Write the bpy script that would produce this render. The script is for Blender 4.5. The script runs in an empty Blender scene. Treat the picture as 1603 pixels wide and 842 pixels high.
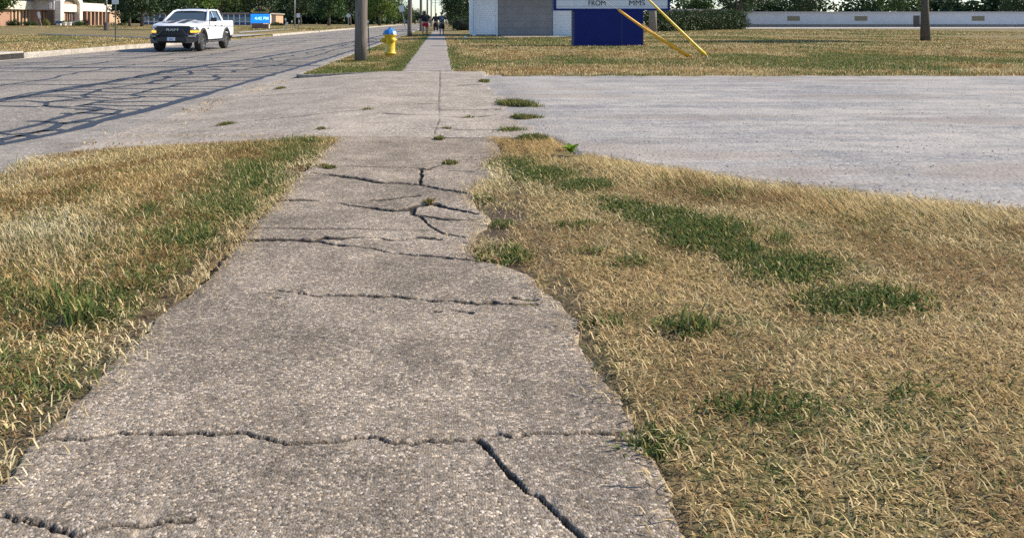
import bpy, bmesh, math, random
import numpy as np
from mathutils import Vector, Matrix

random.seed(7)
RNG = np.random.default_rng(11)
S = bpy.context.scene
COL = S.collection
R = math.radians

# ------------------------------------------------------------------ camera, sky, sun, exposure
F, H, CX, CY, WPX, HPX = 1200.0, 1.10, 690.0, 34.0, 1603.0, 842.0
cam_d = bpy.data.cameras.new("camera")
cam = bpy.data.objects.new("camera", cam_d)
COL.objects.link(cam)
cam.location = (0, 0, H)
cam.rotation_euler = (R(90), 0, 0)
cam_d.sensor_width = 36
cam_d.lens = F / WPX * 36
cam_d.shift_x = (WPX / 2 - CX) / WPX
cam_d.shift_y = (CY - HPX / 2) / WPX
cam_d.clip_start = 0.05
cam_d.clip_end = 3000
S.camera = cam

SUN_EL, SUN_AZ = 36.0, 8.0            # azimuth: degrees from +X towards +Y
w = bpy.data.worlds.new("World")
S.world = w
w.use_nodes = True
wn = w.node_tree
bg = wn.nodes["Background"]
sky = wn.nodes.new("ShaderNodeTexSky")
sky.sky_type = 'NISHITA'
sky.sun_disc = False
sky.sun_elevation = R(SUN_EL)
sky.sun_rotation = R(90 - SUN_AZ)
sky.air_density = 1.0
sky.dust_density = 0.2
sky.ozone_density = 1.6
tint = wn.nodes.new("ShaderNodeMix")
tint.data_type = 'RGBA'; tint.blend_type = 'MULTIPLY'
tint.inputs[0].default_value = 1.0
tint.inputs[7].default_value = (0.88, 0.985, 1.14, 1)
wn.links.new(sky.outputs[0], tint.inputs[6])
wn.links.new(tint.outputs[2], bg.inputs[0])
bg.inputs[1].default_value = 0.115
sd = bpy.data.lights.new("sun", 'SUN')
sd.energy = 5.0
sd.angle = R(0.53)
sd.color = (1.0, 0.885, 0.73)
so = bpy.data.objects.new("sun", sd)
COL.objects.link(so)
sdir = Vector((math.cos(R(SUN_EL)) * math.cos(R(SUN_AZ)), math.cos(R(SUN_EL)) * math.sin(R(SUN_AZ)), math.sin(R(SUN_EL))))
so.rotation_euler = sdir.to_track_quat('Z', 'Y').to_euler()
so.location = (30, 10, 40)
S.view_settings.view_transform = 'Standard'
S.view_settings.look = 'None'
S.view_settings.exposure = 0.58
S.view_settings.gamma = 1
S.render.engine = 'CYCLES'
S.cycles.use_denoising = False
S.cycles.max_bounces = 6
S.cycles.transparent_max_bounces = 8


def P(px, py, z=0.0):
    """a point of the photograph on the level z -> (x, y) on the ground"""
    y = F * (H - z) / (py - CY)
    return ((px - CX) * y / F, y)


def at(px, py, y):
    """a point of the photograph at a known distance -> (x, z)"""
    return ((px - CX) * y / F, H - (py - CY) * y / F)


# ------------------------------------------------------------------ helpers
def link(o, parent=None):
    COL.objects.link(o)
    if parent is not None:
        o.parent = parent
    return o


def empty(name, label=None, cat=None, loc=(0, 0, 0), rz=0.0, group=None):
    o = bpy.data.objects.new(name, None)
    o.empty_display_size = 0.2
    link(o)
    o.location = loc
    o.rotation_euler = (0, 0, rz)
    tag(o, label, cat, group)
    return o


def tag(o, label=None, cat=None, group=None, kind=None):
    if label: o["label"] = label
    if cat: o["category"] = cat
    if group: o["group"] = group
    if kind: o["kind"] = kind
    return o


def copy_tree(o, parent=None):
    c = o.copy()
    link(c)
    c.parent = parent
    for ch in list(o.children):
        copy_tree(ch, c)
    return c


class MB:
    """collects shapes, links them as one mesh object"""
    def __init__(s):
        s.v, s.f, s.sm = [], [], []

    def add(s, v, f, smooth=False):
        n = len(s.v)
        s.v += [tuple(p) for p in v]
        s.f += [tuple(i + n for i in q) for q in f]
        s.sm += [smooth] * len(f)
        return s

    def box(s, x0, x1, y0, y1, z0, z1, bev=0.0, M=None):
        if bev <= 0:
            v = [(x0, y0, z0), (x1, y0, z0), (x1, y1, z0), (x0, y1, z0), (x0, y0, z1), (x1, y0, z1), (x1, y1, z1), (x0, y1, z1)]
            f = [(0, 3, 2, 1), (4, 5, 6, 7), (0, 1, 5, 4), (1, 2, 6, 5), (2, 3, 7, 6), (3, 0, 4, 7)]
            sm = False
        else:
            bm = bmesh.new()
            bmesh.ops.create_cube(bm, size=1, matrix=Matrix.Translation(((x0 + x1) / 2, (y0 + y1) / 2, (z0 + z1) / 2)) @ Matrix.Diagonal((x1 - x0, y1 - y0, z1 - z0, 1)))
            bmesh.ops.bevel(bm, geom=bm.edges[:], offset=bev, segments=2, affect='EDGES', profile=0.5)
            bm.verts.index_update()
            v = [p.co[:] for p in bm.verts]
            f = [[q.index for q in fc.verts] for fc in bm.faces]
            bm.free()
            sm = False
        if M is not None:
            v = [(M @ Vector(p))[:] for p in v]
        return s.add(v, f, sm)

    def tube(s, pts, radii, n=10, caps=True):
        pts = [Vector(p) for p in pts]
        if not hasattr(radii, '__len__'):
            radii = [radii] * len(pts)
        v, f = [], []
        a = None
        for i, p in enumerate(pts):
            d = (pts[min(i + 1, len(pts) - 1)] - pts[max(i - 1, 0)]).normalized()
            if a is None:
                a = d.orthogonal().normalized()
            else:
                a = (a - d * a.dot(d)).normalized()
            b = d.cross(a)
            for k in range(n):
                t = 2 * math.pi * k / n
                v.append((p + (a * math.cos(t) + b * math.sin(t)) * radii[i])[:])
        for i in range(len(pts) - 1):
            for k in range(n):
                k2 = (k + 1) % n
                f.append((i * n + k, i * n + k2, (i + 1) * n + k2, (i + 1) * n + k))
        s.add(v, f, True)
        if caps:
            m = len(s.v) - len(v)
            s.f.append(tuple(m + k for k in range(n))[::-1]); s.sm.append(False)
            s.f.append(tuple(m + (len(pts) - 1) * n + k for k in range(n))); s.sm.append(False)
        return s

    def lathe(s, prof, n=24, M=None, smooth=True):
        """prof: list of (r, z) from bottom to top"""
        v, f = [], []
        for r, z in prof:
            for k in range(n):
                t = 2 * math.pi * k / n
                v.append((r * math.cos(t), r * math.sin(t), z))
        for i in range(len(prof) - 1):
            for k in range(n):
                k2 = (k + 1) % n
                f.append((i * n + k, i * n + k2, (i + 1) * n + k2, (i + 1) * n + k))
        f.append(tuple(range(n))[::-1])
        f.append(tuple((len(prof) - 1) * n + k for k in range(n)))
        if M is not None:
            v = [(M @ Vector(p))[:] for p in v]
        return s.add(v, f, smooth)

    def prism(s, poly, a0, a1, axis='y', M=None):
        """poly: 2D outline; extruded along axis between a0 and a1"""
        n = len(poly)
        def put(p, a):
            if axis == 'y': return (p[0], a, p[1])
            if axis == 'x': return (a, p[0], p[1])
            return (p[0], p[1], a)
        v = [put(p, a0) for p in poly] + [put(p, a1) for p in poly]
        f = [tuple(range(n)), tuple(range(n, 2 * n))[::-1]] + [(i, i + n, (i + 1) % n + n, (i + 1) % n) for i in range(n)]
        if M is not None:
            v = [(M @ Vector(p))[:] for p in v]
        return s.add(v, f)

    def build(s, name, mat, parent=None, autosmooth=None):
        me = bpy.data.meshes.new(name)
        me.from_pydata(s.v, [], s.f)
        me.polygons.foreach_set('use_smooth', s.sm)
        me.materials.append(mat)
        bm = bmesh.new(); bm.from_mesh(me)
        bmesh.ops.recalc_face_normals(bm, faces=bm.faces[:])
        bm.to_mesh(me); bm.free()
        me.update()
        o = bpy.data.objects.new(name, me)
        link(o, parent)
        return o


def np_mesh(name, v, f, mat, parent=None, attrs=None, smooth=True, cols=None):
    """v (n,3), f (m,4) or (m,3) numpy arrays"""
    me = bpy.data.meshes.new(name)
    v = np.ascontiguousarray(v, dtype=np.float32)
    f = np.ascontiguousarray(f, dtype=np.int32)
    me.vertices.add(len(v)); me.vertices.foreach_set('co', v.ravel())
    me.loops.add(f.size); me.loops.foreach_set('vertex_index', f.ravel())
    me.polygons.add(len(f))
    me.polygons.foreach_set('loop_start', np.arange(0, f.size, f.shape[1], dtype=np.int32))
    me.update(calc_edges=True)
    me.polygons.foreach_set('use_smooth', np.full(len(f), smooth, dtype=bool))
    for k, a in (attrs or {}).items():
        at_ = me.attributes.new(k, 'FLOAT', 'POINT')
        at_.data.foreach_set('value', np.ascontiguousarray(a, dtype=np.float32))
    if cols is not None:
        at_ = me.attributes.new('Col', 'FLOAT_COLOR', 'POINT')
        c4 = np.ones((len(v), 4), np.float32); c4[:, :3] = cols
        at_.data.foreach_set('color', c4.ravel())
    me.materials.append(mat)
    me.validate()
    o = bpy.data.objects.new(name, me)
    link(o, parent)
    return o


def grid_mesh(name, xs, ys, zfun, mat, attrs_fun=None, parent=None, smooth=True):
    xs = np.asarray(xs, float); ys = np.asarray(ys, float)
    X, Y = np.meshgrid(xs, ys)
    Z = zfun(X, Y)
    v = np.stack([X.ravel(), Y.ravel(), Z.ravel()], 1)
    nx, ny = len(xs), len(ys)
    i = (np.arange(ny - 1)[:, None] * nx + np.arange(nx - 1)[None]).ravel()
    f = np.stack([i, i + 1, i + 1 + nx, i + nx], 1)
    at_ = attrs_fun(X, Y) if attrs_fun else {}
    return np_mesh(name, v, f, mat, parent, {k: a.ravel() for k, a in at_.items()}, smooth)


def _h(ix, iy, s):
    n = (ix.astype(np.int64) * 374761393 + iy.astype(np.int64) * 668265263 + s * 974634777) & 0xffffffff
    n = ((n ^ (n >> 13)) * 1274126177) & 0xffffffff
    return ((n ^ (n >> 16)) & 0xffff) / 65535.0


def vnoise(x, y, s=0):
    x = np.asarray(x, float); y = np.asarray(y, float)
    ix, iy = np.floor(x), np.floor(y)
    fx, fy = x - ix, y - iy
    fx = fx * fx * (3 - 2 * fx); fy = fy * fy * (3 - 2 * fy)
    a, b = _h(ix, iy, s), _h(ix + 1, iy, s)
    c, d = _h(ix, iy + 1, s), _h(ix + 1, iy + 1, s)
    return (a * (1 - fx) + b * fx) * (1 - fy) + (c * (1 - fx) + d * fx) * fy


def fbm(x, y, s=0, o=4):
    t, a, n = 0, 0.5, 0
    for k in range(o):
        t = t + a * vnoise(x * 2 ** k, y * 2 ** k, s + k); n += a; a *= 0.5
    return t / n


def sstep(a, b, x):
    t = np.clip((x - a) / (b - a), 0, 1)
    return t * t * (3 - 2 * t)


def polydist(X, Y, lines):
    """distance from each point to the nearest of several polylines"""
    d = np.full(X.shape, 9.0)
    for ln in lines:
        for (x0, y0), (x1, y1) in zip(ln[:-1], ln[1:]):
            m = (X > min(x0, x1) - .15) & (X < max(x0, x1) + .15) & (Y > min(y0, y1) - .15) & (Y < max(y0, y1) + .15)
            if not m.any():
                continue
            px, py = X[m], Y[m]
            dx, dy = x1 - x0, y1 - y0
            t = np.clip(((px - x0) * dx + (py - y0) * dy) / (dx * dx + dy * dy + 1e-12), 0, 1)
            d[m] = np.minimum(d[m], np.hypot(px - x0 - t * dx, py - y0 - t * dy))
    return d


# ------------------------------------------------------------------ materials
def newmat(name):
    m = bpy.data.materials.new(name)
    m.use_nodes = True
    nt = m.node_tree
    return m, nt, nt.nodes["Principled BSDF"], nt.nodes


def nd(nt, typ, **kw):
    n = nt.nodes.new(typ)
    for k, v in kw.items():
        if k in n.inputs.keys():
            n.inputs[k].default_value = v
        else:
            setattr(n, k, v)
    return n


def ramp(nt, fac, stops):
    r = nt.nodes.new("ShaderNodeValToRGB")
    e = r.color_ramp.elements
    while len(e) < len(stops):
        e.new(0.5)
    for k, (p, c) in enumerate(stops):
        e[k].position = p
        e[k].color = (*c, 1) if len(c) == 3 else c
    nt.links.new(fac, r.inputs[0])
    return r.outputs[0]


def mixc(nt, fac, a, b, mode='MIX'):
    n = nt.nodes.new("ShaderNodeMix")
    n.data_type = 'RGBA'; n.blend_type = mode
    for sock, v in ((n.inputs[0], fac), (n.inputs[6], a), (n.inputs[7], b)):
        if hasattr(v, 'links') or isinstance(v, bpy.types.NodeSocket):
            nt.links.new(v, sock)
        elif isinstance(v, (int, float)):
            sock.default_value = v
        else:
            sock.default_value = (*v, 1)
    return n.outputs[2]


def coords(nt, scale=(1, 1, 1)):
    t = nt.nodes.new("ShaderNodeTexCoord")
    m = nt.nodes.new("ShaderNodeMapping")
    m.inputs['Scale'].default_value = scale
    nt.links.new(t.outputs['Object'], m.inputs[0])
    return m.outputs[0]


def noise_n(nt, vec, scale, detail=4, rough=0.6):
    n = nd(nt, "ShaderNodeTexNoise", Scale=scale, Detail=detail, Roughness=rough)
    nt.links.new(vec, n.inputs['Vector'])
    return n.outputs['Fac']


def voro(nt, vec, scale, out='Color'):
    n = nd(nt, "ShaderNodeTexVoronoi", Scale=scale)
    nt.links.new(vec, n.inputs['Vector'])
    return n.outputs[out]


def bump(nt, bsdf, h, strength=0.4, dist=0.01):
    b = nd(nt, "ShaderNodeBump", Strength=strength, Distance=dist)
    nt.links.new(h, b.inputs['Height'])
    nt.links.new(b.outputs[0], bsdf.inputs['Normal'])


def attr(nt, name, out='Fac'):
    a = nt.nodes.new("ShaderNodeAttribute")
    a.attribute_name = name
    return a.outputs[out]


def plain(name, c, rough=0.6, metal=0.0, var=0.12, scale=6.0, coat=0.0, bumpd=0.0, spec=0.5):
    """a painted or plain surface with slight uneven tone"""
    m, nt, b, _ = newmat(name)
    v = coords(nt)
    n = noise_n(nt, v, scale, 5)
    lo = tuple(x * (1 - var) for x in c); hi = tuple(min(1, x * (1 + var)) for x in c)
    nt.links.new(ramp(nt, n, [(0.3, lo), (0.7, hi)]), b.inputs['Base Color'])
    b.inputs['Roughness'].default_value = rough
    b.inputs['Metallic'].default_value = metal
    b.inputs['Coat Weight'].default_value = coat
    b.inputs['Specular IOR Level'].default_value = spec
    if bumpd:
        bump(nt, b, noise_n(nt, v, scale * 8, 4), 0.5, bumpd)
    return m


def aggregate(name, base, scale, contrast=0.5, stain=0.25, crackcol=(0.035, 0.03, 0.025), tint=(1, 1, 1), bstr=0.5, bdist=0.003):
    """exposed-aggregate concrete or gravelly paving: pebbles of different greys in a matrix, broad stains, dirt in the cracks"""
    m, nt, b, _ = newmat(name)
    v = coords(nt)
    vc = voro(nt, v, scale)
    sep = nt.nodes.new("ShaderNodeSeparateColor"); nt.links.new(vc, sep.inputs[0])
    d, l = tuple(x * (1 - contrast) for x in base), tuple(min(.85, x * (1 + contrast * 1.25)) for x in base)
    peb = ramp(nt, sep.outputs[0], [(0.0, d), (0.35, tuple(x * .82 for x in base)), (0.75, base), (0.93, l), (1.0, tuple(min(.85, x * 1.25) for x in l))])
    warm = mixc(nt, 1.0, peb, ramp(nt, sep.outputs[1], [(0.0, (1.06, 1.0, 0.9)), (0.5, (1, 1, 1)), (1, (0.95, 0.98, 1.05))]), 'MULTIPLY')
    big = noise_n(nt, v, 1.7, 6, 0.65)
    med = noise_n(nt, v, 5.5, 5, .6)
    warm = mixc(nt, 1.0, warm, ramp(nt, med, [(.3, (1 - stain * .5,) * 3), (.65, (1 + stain * .2,) * 3)]), 'MULTIPLY')
    st = ramp(nt, big, [(0.3, (1 - stain,) * 3), (0.62, (1 + stain * .35,) * 3)])
    c = mixc(nt, 1.0, warm, st, 'MULTIPLY')
    fine = noise_n(nt, v, scale * 2.2, 3)
    c = mixc(nt, 1.0, c, ramp(nt, fine, [(0.25, (.72, .72, .72)), (0.75, (1.22, 1.22, 1.22))]), 'MULTIPLY')
    c = mixc(nt, attr(nt, 'crack'), c, crackcol)
    c = mixc(nt, attr(nt, 'light'), c, tuple(x * 1.45 for x in base))
    nt.links.new(c, b.inputs['Base Color'])
    b.inputs['Roughness'].default_value = 0.9
    b.inputs['Specular IOR Level'].default_value = 0.25
    dist = voro(nt, v, scale, 'Distance')
    inv = nd(nt, "ShaderNodeMath", operation='SUBTRACT'); inv.inputs[0].default_value = 1.0
    nt.links.new(dist, inv.inputs[1])
    ad = nd(nt, "ShaderNodeMath", operation='ADD')
    nt.links.new(inv.outputs[0], ad.inputs[0]); nt.links.new(fine, ad.inputs[1])
    bump(nt, b, ad.outputs[0], bstr, bdist)
    return m


def leafmat(name, c, var=0.45, transl=0.25):
    m, nt, b, nodes = newmat(name)
    nodes.remove(b)
    a = attr(nt, 'rnd')
    lo = tuple(x * (1 - var) for x in c); hi = (c[0] * (1 + var * 1.3), c[1] * (1 + var), c[2] * (1 + var * .3))
    col = ramp(nt, a, [(0, lo), (0.6, c), (1, hi)])
    oi = nt.nodes.new("ShaderNodeObjectInfo")
    col = mixc(nt, 1.0, col, ramp(nt, oi.outputs['Random'], [(0, (.75, .85, .85)), (1, (1.25, 1.1, .9))]), 'MULTIPLY')
    d = nd(nt, "ShaderNodeBsdfDiffuse"); t = nd(nt, "ShaderNodeBsdfTranslucent"); g = nd(nt, "ShaderNodeBsdfGlossy", Roughness=0.45)
    nt.links.new(col, d.inputs[0]); nt.links.new(col, t.inputs[0])
    mx = nt.nodes.new("ShaderNodeMixShader"); mx.inputs[0].default_value = transl
    nt.links.new(d.outputs[0], mx.inputs[1]); nt.links.new(t.outputs[0], mx.inputs[2])
    mg = nt.nodes.new("ShaderNodeMixShader"); mg.inputs[0].default_value = 0.035
    nt.links.new(mx.outputs[0], mg.inputs[1]); nt.links.new(g.outputs[0], mg.inputs[2])
    nt.links.new(mg.outputs[0], nodes["Material Output"].inputs[0])
    return m


def bladenat(name, transl=0.3):
    m, nt, b, nodes = newmat(name)
    nodes.remove(b)
    c = attr(nt, 'Col', 'Color')
    d = nd(nt, "ShaderNodeBsdfDiffuse"); t = nd(nt, "ShaderNodeBsdfTranslucent")
    nt.links.new(c, d.inputs[0]); nt.links.new(c, t.inputs[0])
    mx = nt.nodes.new("ShaderNodeMixShader"); mx.inputs[0].default_value = transl
    nt.links.new(d.outputs[0], mx.inputs[1]); nt.links.new(t.outputs[0], mx.inputs[2])
    nt.links.new(mx.outputs[0], nodes["Material Output"].inputs[0])
    return m


def brickmat(name, c1, c2, mortar, bw=0.21, bh=0.075):
    m, nt, b, _ = newmat(name)
    t = nt.nodes.new("ShaderNodeTexCoord")
    sp = nt.nodes.new("ShaderNodeSeparateXYZ"); nt.links.new(t.outputs['Object'], sp.inputs[0])
    ad = nd(nt, "ShaderNodeMath", operation='ADD'); nt.links.new(sp.outputs[0], ad.inputs[0]); nt.links.new(sp.outputs[1], ad.inputs[1])
    cb = nt.nodes.new("ShaderNodeCombineXYZ"); nt.links.new(ad.outputs[0], cb.inputs[0]); nt.links.new(sp.outputs[2], cb.inputs[1])
    br = nd(nt, "ShaderNodeTexBrick", Scale=1.0)
    br.inputs['Brick Width'].default_value = bw; br.inputs['Row Height'].default_value = bh; br.inputs['Mortar Size'].default_value = 0.008
    br.inputs['Color1'].default_value = (*c1, 1); br.inputs['Color2'].default_value = (*c2, 1); br.inputs['Mortar'].default_value = (*mortar, 1)
    nt.links.new(cb.outputs[0], br.inputs['Vector'])
    nt.links.new(br.outputs['Color'], b.inputs['Base Color'])
    b.inputs['Roughness'].default_value = 0.85
    return m


def glassmat(name, c=(0.02, 0.03, 0.035), rough=0.06):
    m, nt, b, _ = newmat(name)
    b.inputs['Base Color'].default_value = (*c, 1)
    b.inputs['Roughness'].default_value = rough
    b.inputs['Specular IOR Level'].default_value = 0.8
    b.inputs['Coat Weight'].default_value = 0.6
    b.inputs['Coat Roughness'].default_value = 0.03
    return m


def emit(name, c, s):
    m, nt, b, _ = newmat(name)
    b.inputs['Base Color'].default_value = (*[x * .3 for x in c], 1)
    b.inputs['Emission Color'].default_value = (*c, 1)
    b.inputs['Emission Strength'].default_value = s
    return m


def text_obj(name, body, size, mat, parent, loc, rot=(0, 0, 0), extrude=0.004, align='CENTER', sx=1.0, bold=0.0):
    cu = bpy.data.curves.new(name, 'FONT')
    cu.body = body; cu.size = size; cu.extrude = extrude; cu.align_x = align; cu.align_y = 'CENTER'; cu.offset = bold
    tmp = bpy.data.objects.new(name, cu)
    COL.objects.link(tmp)
    bpy.context.view_layer.update()
    dg = bpy.context.evaluated_depsgraph_get()
    me = bpy.data.meshes.new_from_object(tmp.evaluated_get(dg))
    bpy.data.objects.remove(tmp)
    me.materials.clear(); me.materials.append(mat)
    o = bpy.data.objects.new(name, me)
    link(o, parent)
    o.location = loc; o.rotation_euler = rot; o.scale = (sx, 1, 1)
    return o

# ------------------------------------------------------------------ the setting: ground, road, driveway, sidewalks, gravel
XL, XR, ROADZ = -14.45, -3.25, -0.18          # kerb faces and the level of the road
DY0, DY1 = 7.35, 16.9                          # the concrete drive crosses the verge between these


def drive_z(x):
    return -0.174 * sstep(-1.0, -3.7, x)


def verge_z(x, y):
    """top of the soil under lawns"""
    z = np.where(x < XL, (XL - x) * 0.0047, 0.0)
    z = np.where((y > DY1 - .05) & (x > XR - .2) & (x < -.9), -.085 * np.clip((-.95 - x) / 2.0, 0, 1), z)
    near = (y < DY0)
    z = np.where(near & (x > -6) & (x < -1.0), -0.125 * np.clip((-1.05 - x) / 2.4, 0, 1), z)
    return z


def ground_z(x, y):
    z = verge_z(x, y) - 0.012
    z = np.where((x > XL - .1) & (x < XR + .06), -0.32, z)
    z = np.where((y >= DY0) & (y <= DY1 + .08) & (x >= XR + .06) & (x < 1.3), drive_z(x) - 0.08, z)
    z = np.where((y < DY0) & (x > -1.06) & (x < 0.12), -0.075, z)
    z = np.where((y > DY1 - .01) & (x > -0.85) & (x < 0.25), -0.06, z)
    return z


def soil_material():
    m, nt, b, _ = newmat("dry_lawn_soil")
    v = coords(nt)
    n1 = noise_n(nt, v, 0.55, 8, 0.7)
    n2 = noise_n(nt, v, 9.0, 6, 0.7)
    n3 = noise_n(nt, v, 70.0, 4, 0.7)
    straw = ramp(nt, n3, [(0.3, (.13, .088, .042)), (0.5, (.25, .178, .088)), (0.72, (.42, .32, .17))])
    green = ramp(nt, n3, [(0.3, (.035, .05, .018)), (0.7, (.13, .155, .055))])
    sm = nd(nt, "ShaderNodeMath", operation='MULTIPLY_ADD'); sm.inputs[1].default_value = 0.5
    nt.links.new(n2, sm.inputs[0]); nt.links.new(n1, sm.inputs[2])
    f = ramp(nt, sm.outputs[0], [(0.68, (0, 0, 0)), (0.88, (1, 1, 1))])
    c = mixc(nt, f, straw, green)
    c = mixc(nt, attr(nt, 'dirt'), c, ramp(nt, n3, [(0.3, (.05, .038, .03)), (0.75, (.15, .115, .085))]))
    nt.links.new(c, b.inputs['Base Color'])
    b.inputs['Roughness'].default_value = 1.0
    b.inputs['Specular IOR Level'].default_value = 0.1
    bump(nt, b, n3, 0.8, 0.02)
    return m


M_SOIL = soil_material()


def dirt_attr(X, Y):
    d = np.zeros(X.shape)
    for px, py, rx, ry in ((790, 335, 45, 22), (775, 365, 30, 14), (810, 420, 30, 14), (470, 268, 22, 7), (270, 470, 30, 10), (240, 500, 40, 12)):
        u = CX + F * X / np.maximum(Y, .3); q = CY + F * H / np.maximum(Y, .3)
        d = np.maximum(d, np.exp(-(((u - px) / rx) ** 2 + ((q - py) / ry) ** 2)))
    edge = np.maximum(np.exp(-((X + 1.12) / .07) ** 2), np.exp(-((X - .5) / .07) ** 2)) * (Y < 7) * .6
    return np.clip(np.maximum(d * 1.1, edge) * (0.6 + fbm(X * 9, Y * 9, 5)), 0, 1)


gx = [-900, -400, -200, -120, -80, -60, -45, -32, -24, -18, XL - .11, XL - .09, -9, XR + .05, XR + .07] + list(np.arange(-3.15, -1.07, .05)) + [-1.061, -1.06, -1.05] + \
     list(np.arange(-1.0, .1, .1)) + [.119, .12, .249, .25] + list(np.arange(.3, 5.2, .05)) + [5.5, 6, 7, 8, 10, 13, 17, 23, 30, 40, 60, 90, 140, 250, 500, 900]
gy = [-40, -10, -2, 0, .6] + list(np.arange(1.0, DY0 - .02, .05)) + [DY0 - .011, DY0 - .01, 7.5, 8, 9, 10, 12, 14, 16, DY1 - .02, DY1, DY1 + .08, DY1 + .09] + list(np.arange(17.2, 26, .4)) + \
     [27, 29, 32, 36, 40, 46, 54, 64, 80, 100, 130, 170, 230, 320, 500, 900, 1600]
ground = grid_mesh("ground", gx, gy, lambda X, Y: ground_z(X, Y) + np.where((X > .3) & (Y < 7.3) & (X < 6), (fbm(X * 6, Y * 6, 3) - .5) * .03, 0) +
                   np.where((X < -1.1) & (Y < DY0 - .05) & (X > -3.3), (fbm(X * 6, Y * 6, 4) - .5) * .03, 0), M_SOIL, lambda X, Y: {'dirt': dirt_attr(X, Y)})
tag(ground, kind="structure")


def asphalt_material():
    m, nt, b, _ = newmat("worn_asphalt")
    v = coords(nt)
    vc = voro(nt, v, 55.0)
    sep = nt.nodes.new("ShaderNodeSeparateColor"); nt.links.new(vc, sep.inputs[0])
    c = ramp(nt, sep.outputs[0], [(0, (.128, .114, .097)), (.6, (.24, .213, .180)), (1, (.43, .385, .32))])
    st = noise_n(nt, coords(nt, (1.0, .12, 1)), 1.1, 6, .65)
    c = mixc(nt, 1.0, c, ramp(nt, st, [(.3, (.74, .75, .78)), (.7, (1.2, 1.18, 1.14))]), 'MULTIPLY')
    st2 = noise_n(nt, v, 6.0, 6, .7)
    c = mixc(nt, 1.0, c, ramp(nt, st2, [(.3, (.85, .85, .85)), (.7, (1.12, 1.12, 1.12))]), 'MULTIPLY')
    nt.links.new(c, b.inputs['Base Color'])
    b.inputs['Roughness'].default_value = 0.85
    b.inputs['Specular IOR Level'].default_value = 0.3
    bump(nt, b, sep.outputs[1], 0.5, 0.006)
    return m


M_ASPH = asphalt_material()
M_TAR = plain("tar_seal", (.028, .028, .03), .55, var=.4, scale=18)
M_CURB = aggregate("kerb_concrete", (.46, .42, .36), 60, .25, .3, bstr=.3)
M_GUT = aggregate("gutter_concrete", (.30, .272, .235), 70, .35, .3)
ry = np.concatenate([np.arange(-6, 60, 2.0), np.geomspace(60, 900, 30)])
rx = np.linspace(XL, XR, 12)
tag(grid_mesh("road", rx, ry, lambda X, Y: ROADZ + 0 * X, M_ASPH), kind="structure")

# tar seams: wandering ribbons of sealant lying on the asphalt
tv, tf = [], []


def seam(pts, wid, z=ROADZ + .004, jit=.05, dense=.22):
    out = []
    for (x0, y0), (x1, y1) in zip(pts[:-1], pts[1:]):
        n = max(1, int(math.hypot(x1 - x0, y1 - y0) / dense))
        for k in range(n):
            t = k / n
            out.append((x0 + (x1 - x0) * t, y0 + (y1 - y0) * t))
    out.append(pts[-1])
    m = len(out)
    base = len(tv)
    sx = random.uniform(0, 99)
    for i, (x, y) in enumerate(out):
        a = out[max(0, i - 1)]; c = out[min(m - 1, i + 1)]
        dx, dy = c[0] - a[0], c[1] - a[1]
        L = math.hypot(dx, dy) + 1e-9
        nx, ny = -dy / L, dx / L
        o = (float(vnoise(sx + i * .45, 3.1, 1)) - .5) * 2 * jit
        ww = wid * (.45 + 1.0 * float(vnoise(sx + i * .6, 9.7, 2))) * .5
        tv.append((x + nx * (o + ww), y + ny * (o + ww), z)); tv.append((x + nx * (o - ww), y + ny * (o - ww), z))
    for i in range(m - 1):
        q = base + 2 * i
        tf.append((q, q + 1, q + 3, q + 2))


A = [P(*p, ROADZ) for p in ((-60, 172), (0, 158), (70, 145), (130, 136), (200, 124), (280, 109), (340, 100), (400, 92), (480, 79), (556, 65))] + [(-5.4, 60), (-5.3, 130)]
Bl = [P(*p, ROADZ) for p in ((0, 228), (90, 210), (160, 191), (207, 179), (240, 170), (282, 159), (312, 151), (345, 141), (375, 132), (405, 124))] + [(-3.95, 22), (-3.8, 40), (-3.7, 90)]
seam(A, .26, jit=.06); seam(Bl, .19, z=ROADZ + .0075, jit=.04)
seam([(p[0] - .12, p[1] + .3) for p in A[1:6]], .07, jit=.1)


def lerp_x(line, y):
    for (x0, y0), (x1, y1) in zip(line[:-1], line[1:]):
        if y0 <= y <= y1:
            return x0 + (x1 - x0) * (y - y0) / (y1 - y0)
    return line[-1][0]


# alligator network between the two long seams
y = 7.0
cells = []
while y < 60:
    xa, xb = lerp_x(A, y), lerp_x(Bl, y)
    c1 = xb + (xa - xb) * random.uniform(.28, .5)
    c2 = xb + (xa - xb) * random.uniform(.6, .85)
    cells.append((y, xa, xb, c1, c2))
    y += random.uniform(.4, .85) * (1 if y < 25 else 1.8)
for i, (y, xa, xb, c1, c2) in enumerate(cells):
    k = random.random()
    j = lambda: random.uniform(-.18, .18)
    if k < .93: seam([(xb, y), ((xb + c1) / 2, y + j()), (c1, y + j())], .105, jit=.05, dense=.15)
    if k > .1: seam([(c1, y + j()), ((c1 + c2) / 2, y + j()), (c2, y + j())], .095, jit=.05, dense=.15)
    if k < .75 or k > .88: seam([(c2, y + j()), ((xa + c2) / 2, y + j()), (xa, y + j())], .105, jit=.05, dense=.15)
    if i + 1 < len(cells):
        n = cells[i + 1]
        if random.random() < .95: seam([(c1, y), (n[3], n[0])], .11, jit=.06, dense=.15)
        if random.random() < .92: seam([(c2, y), (n[4], n[0])], .105, jit=.06, dense=.15)
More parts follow.
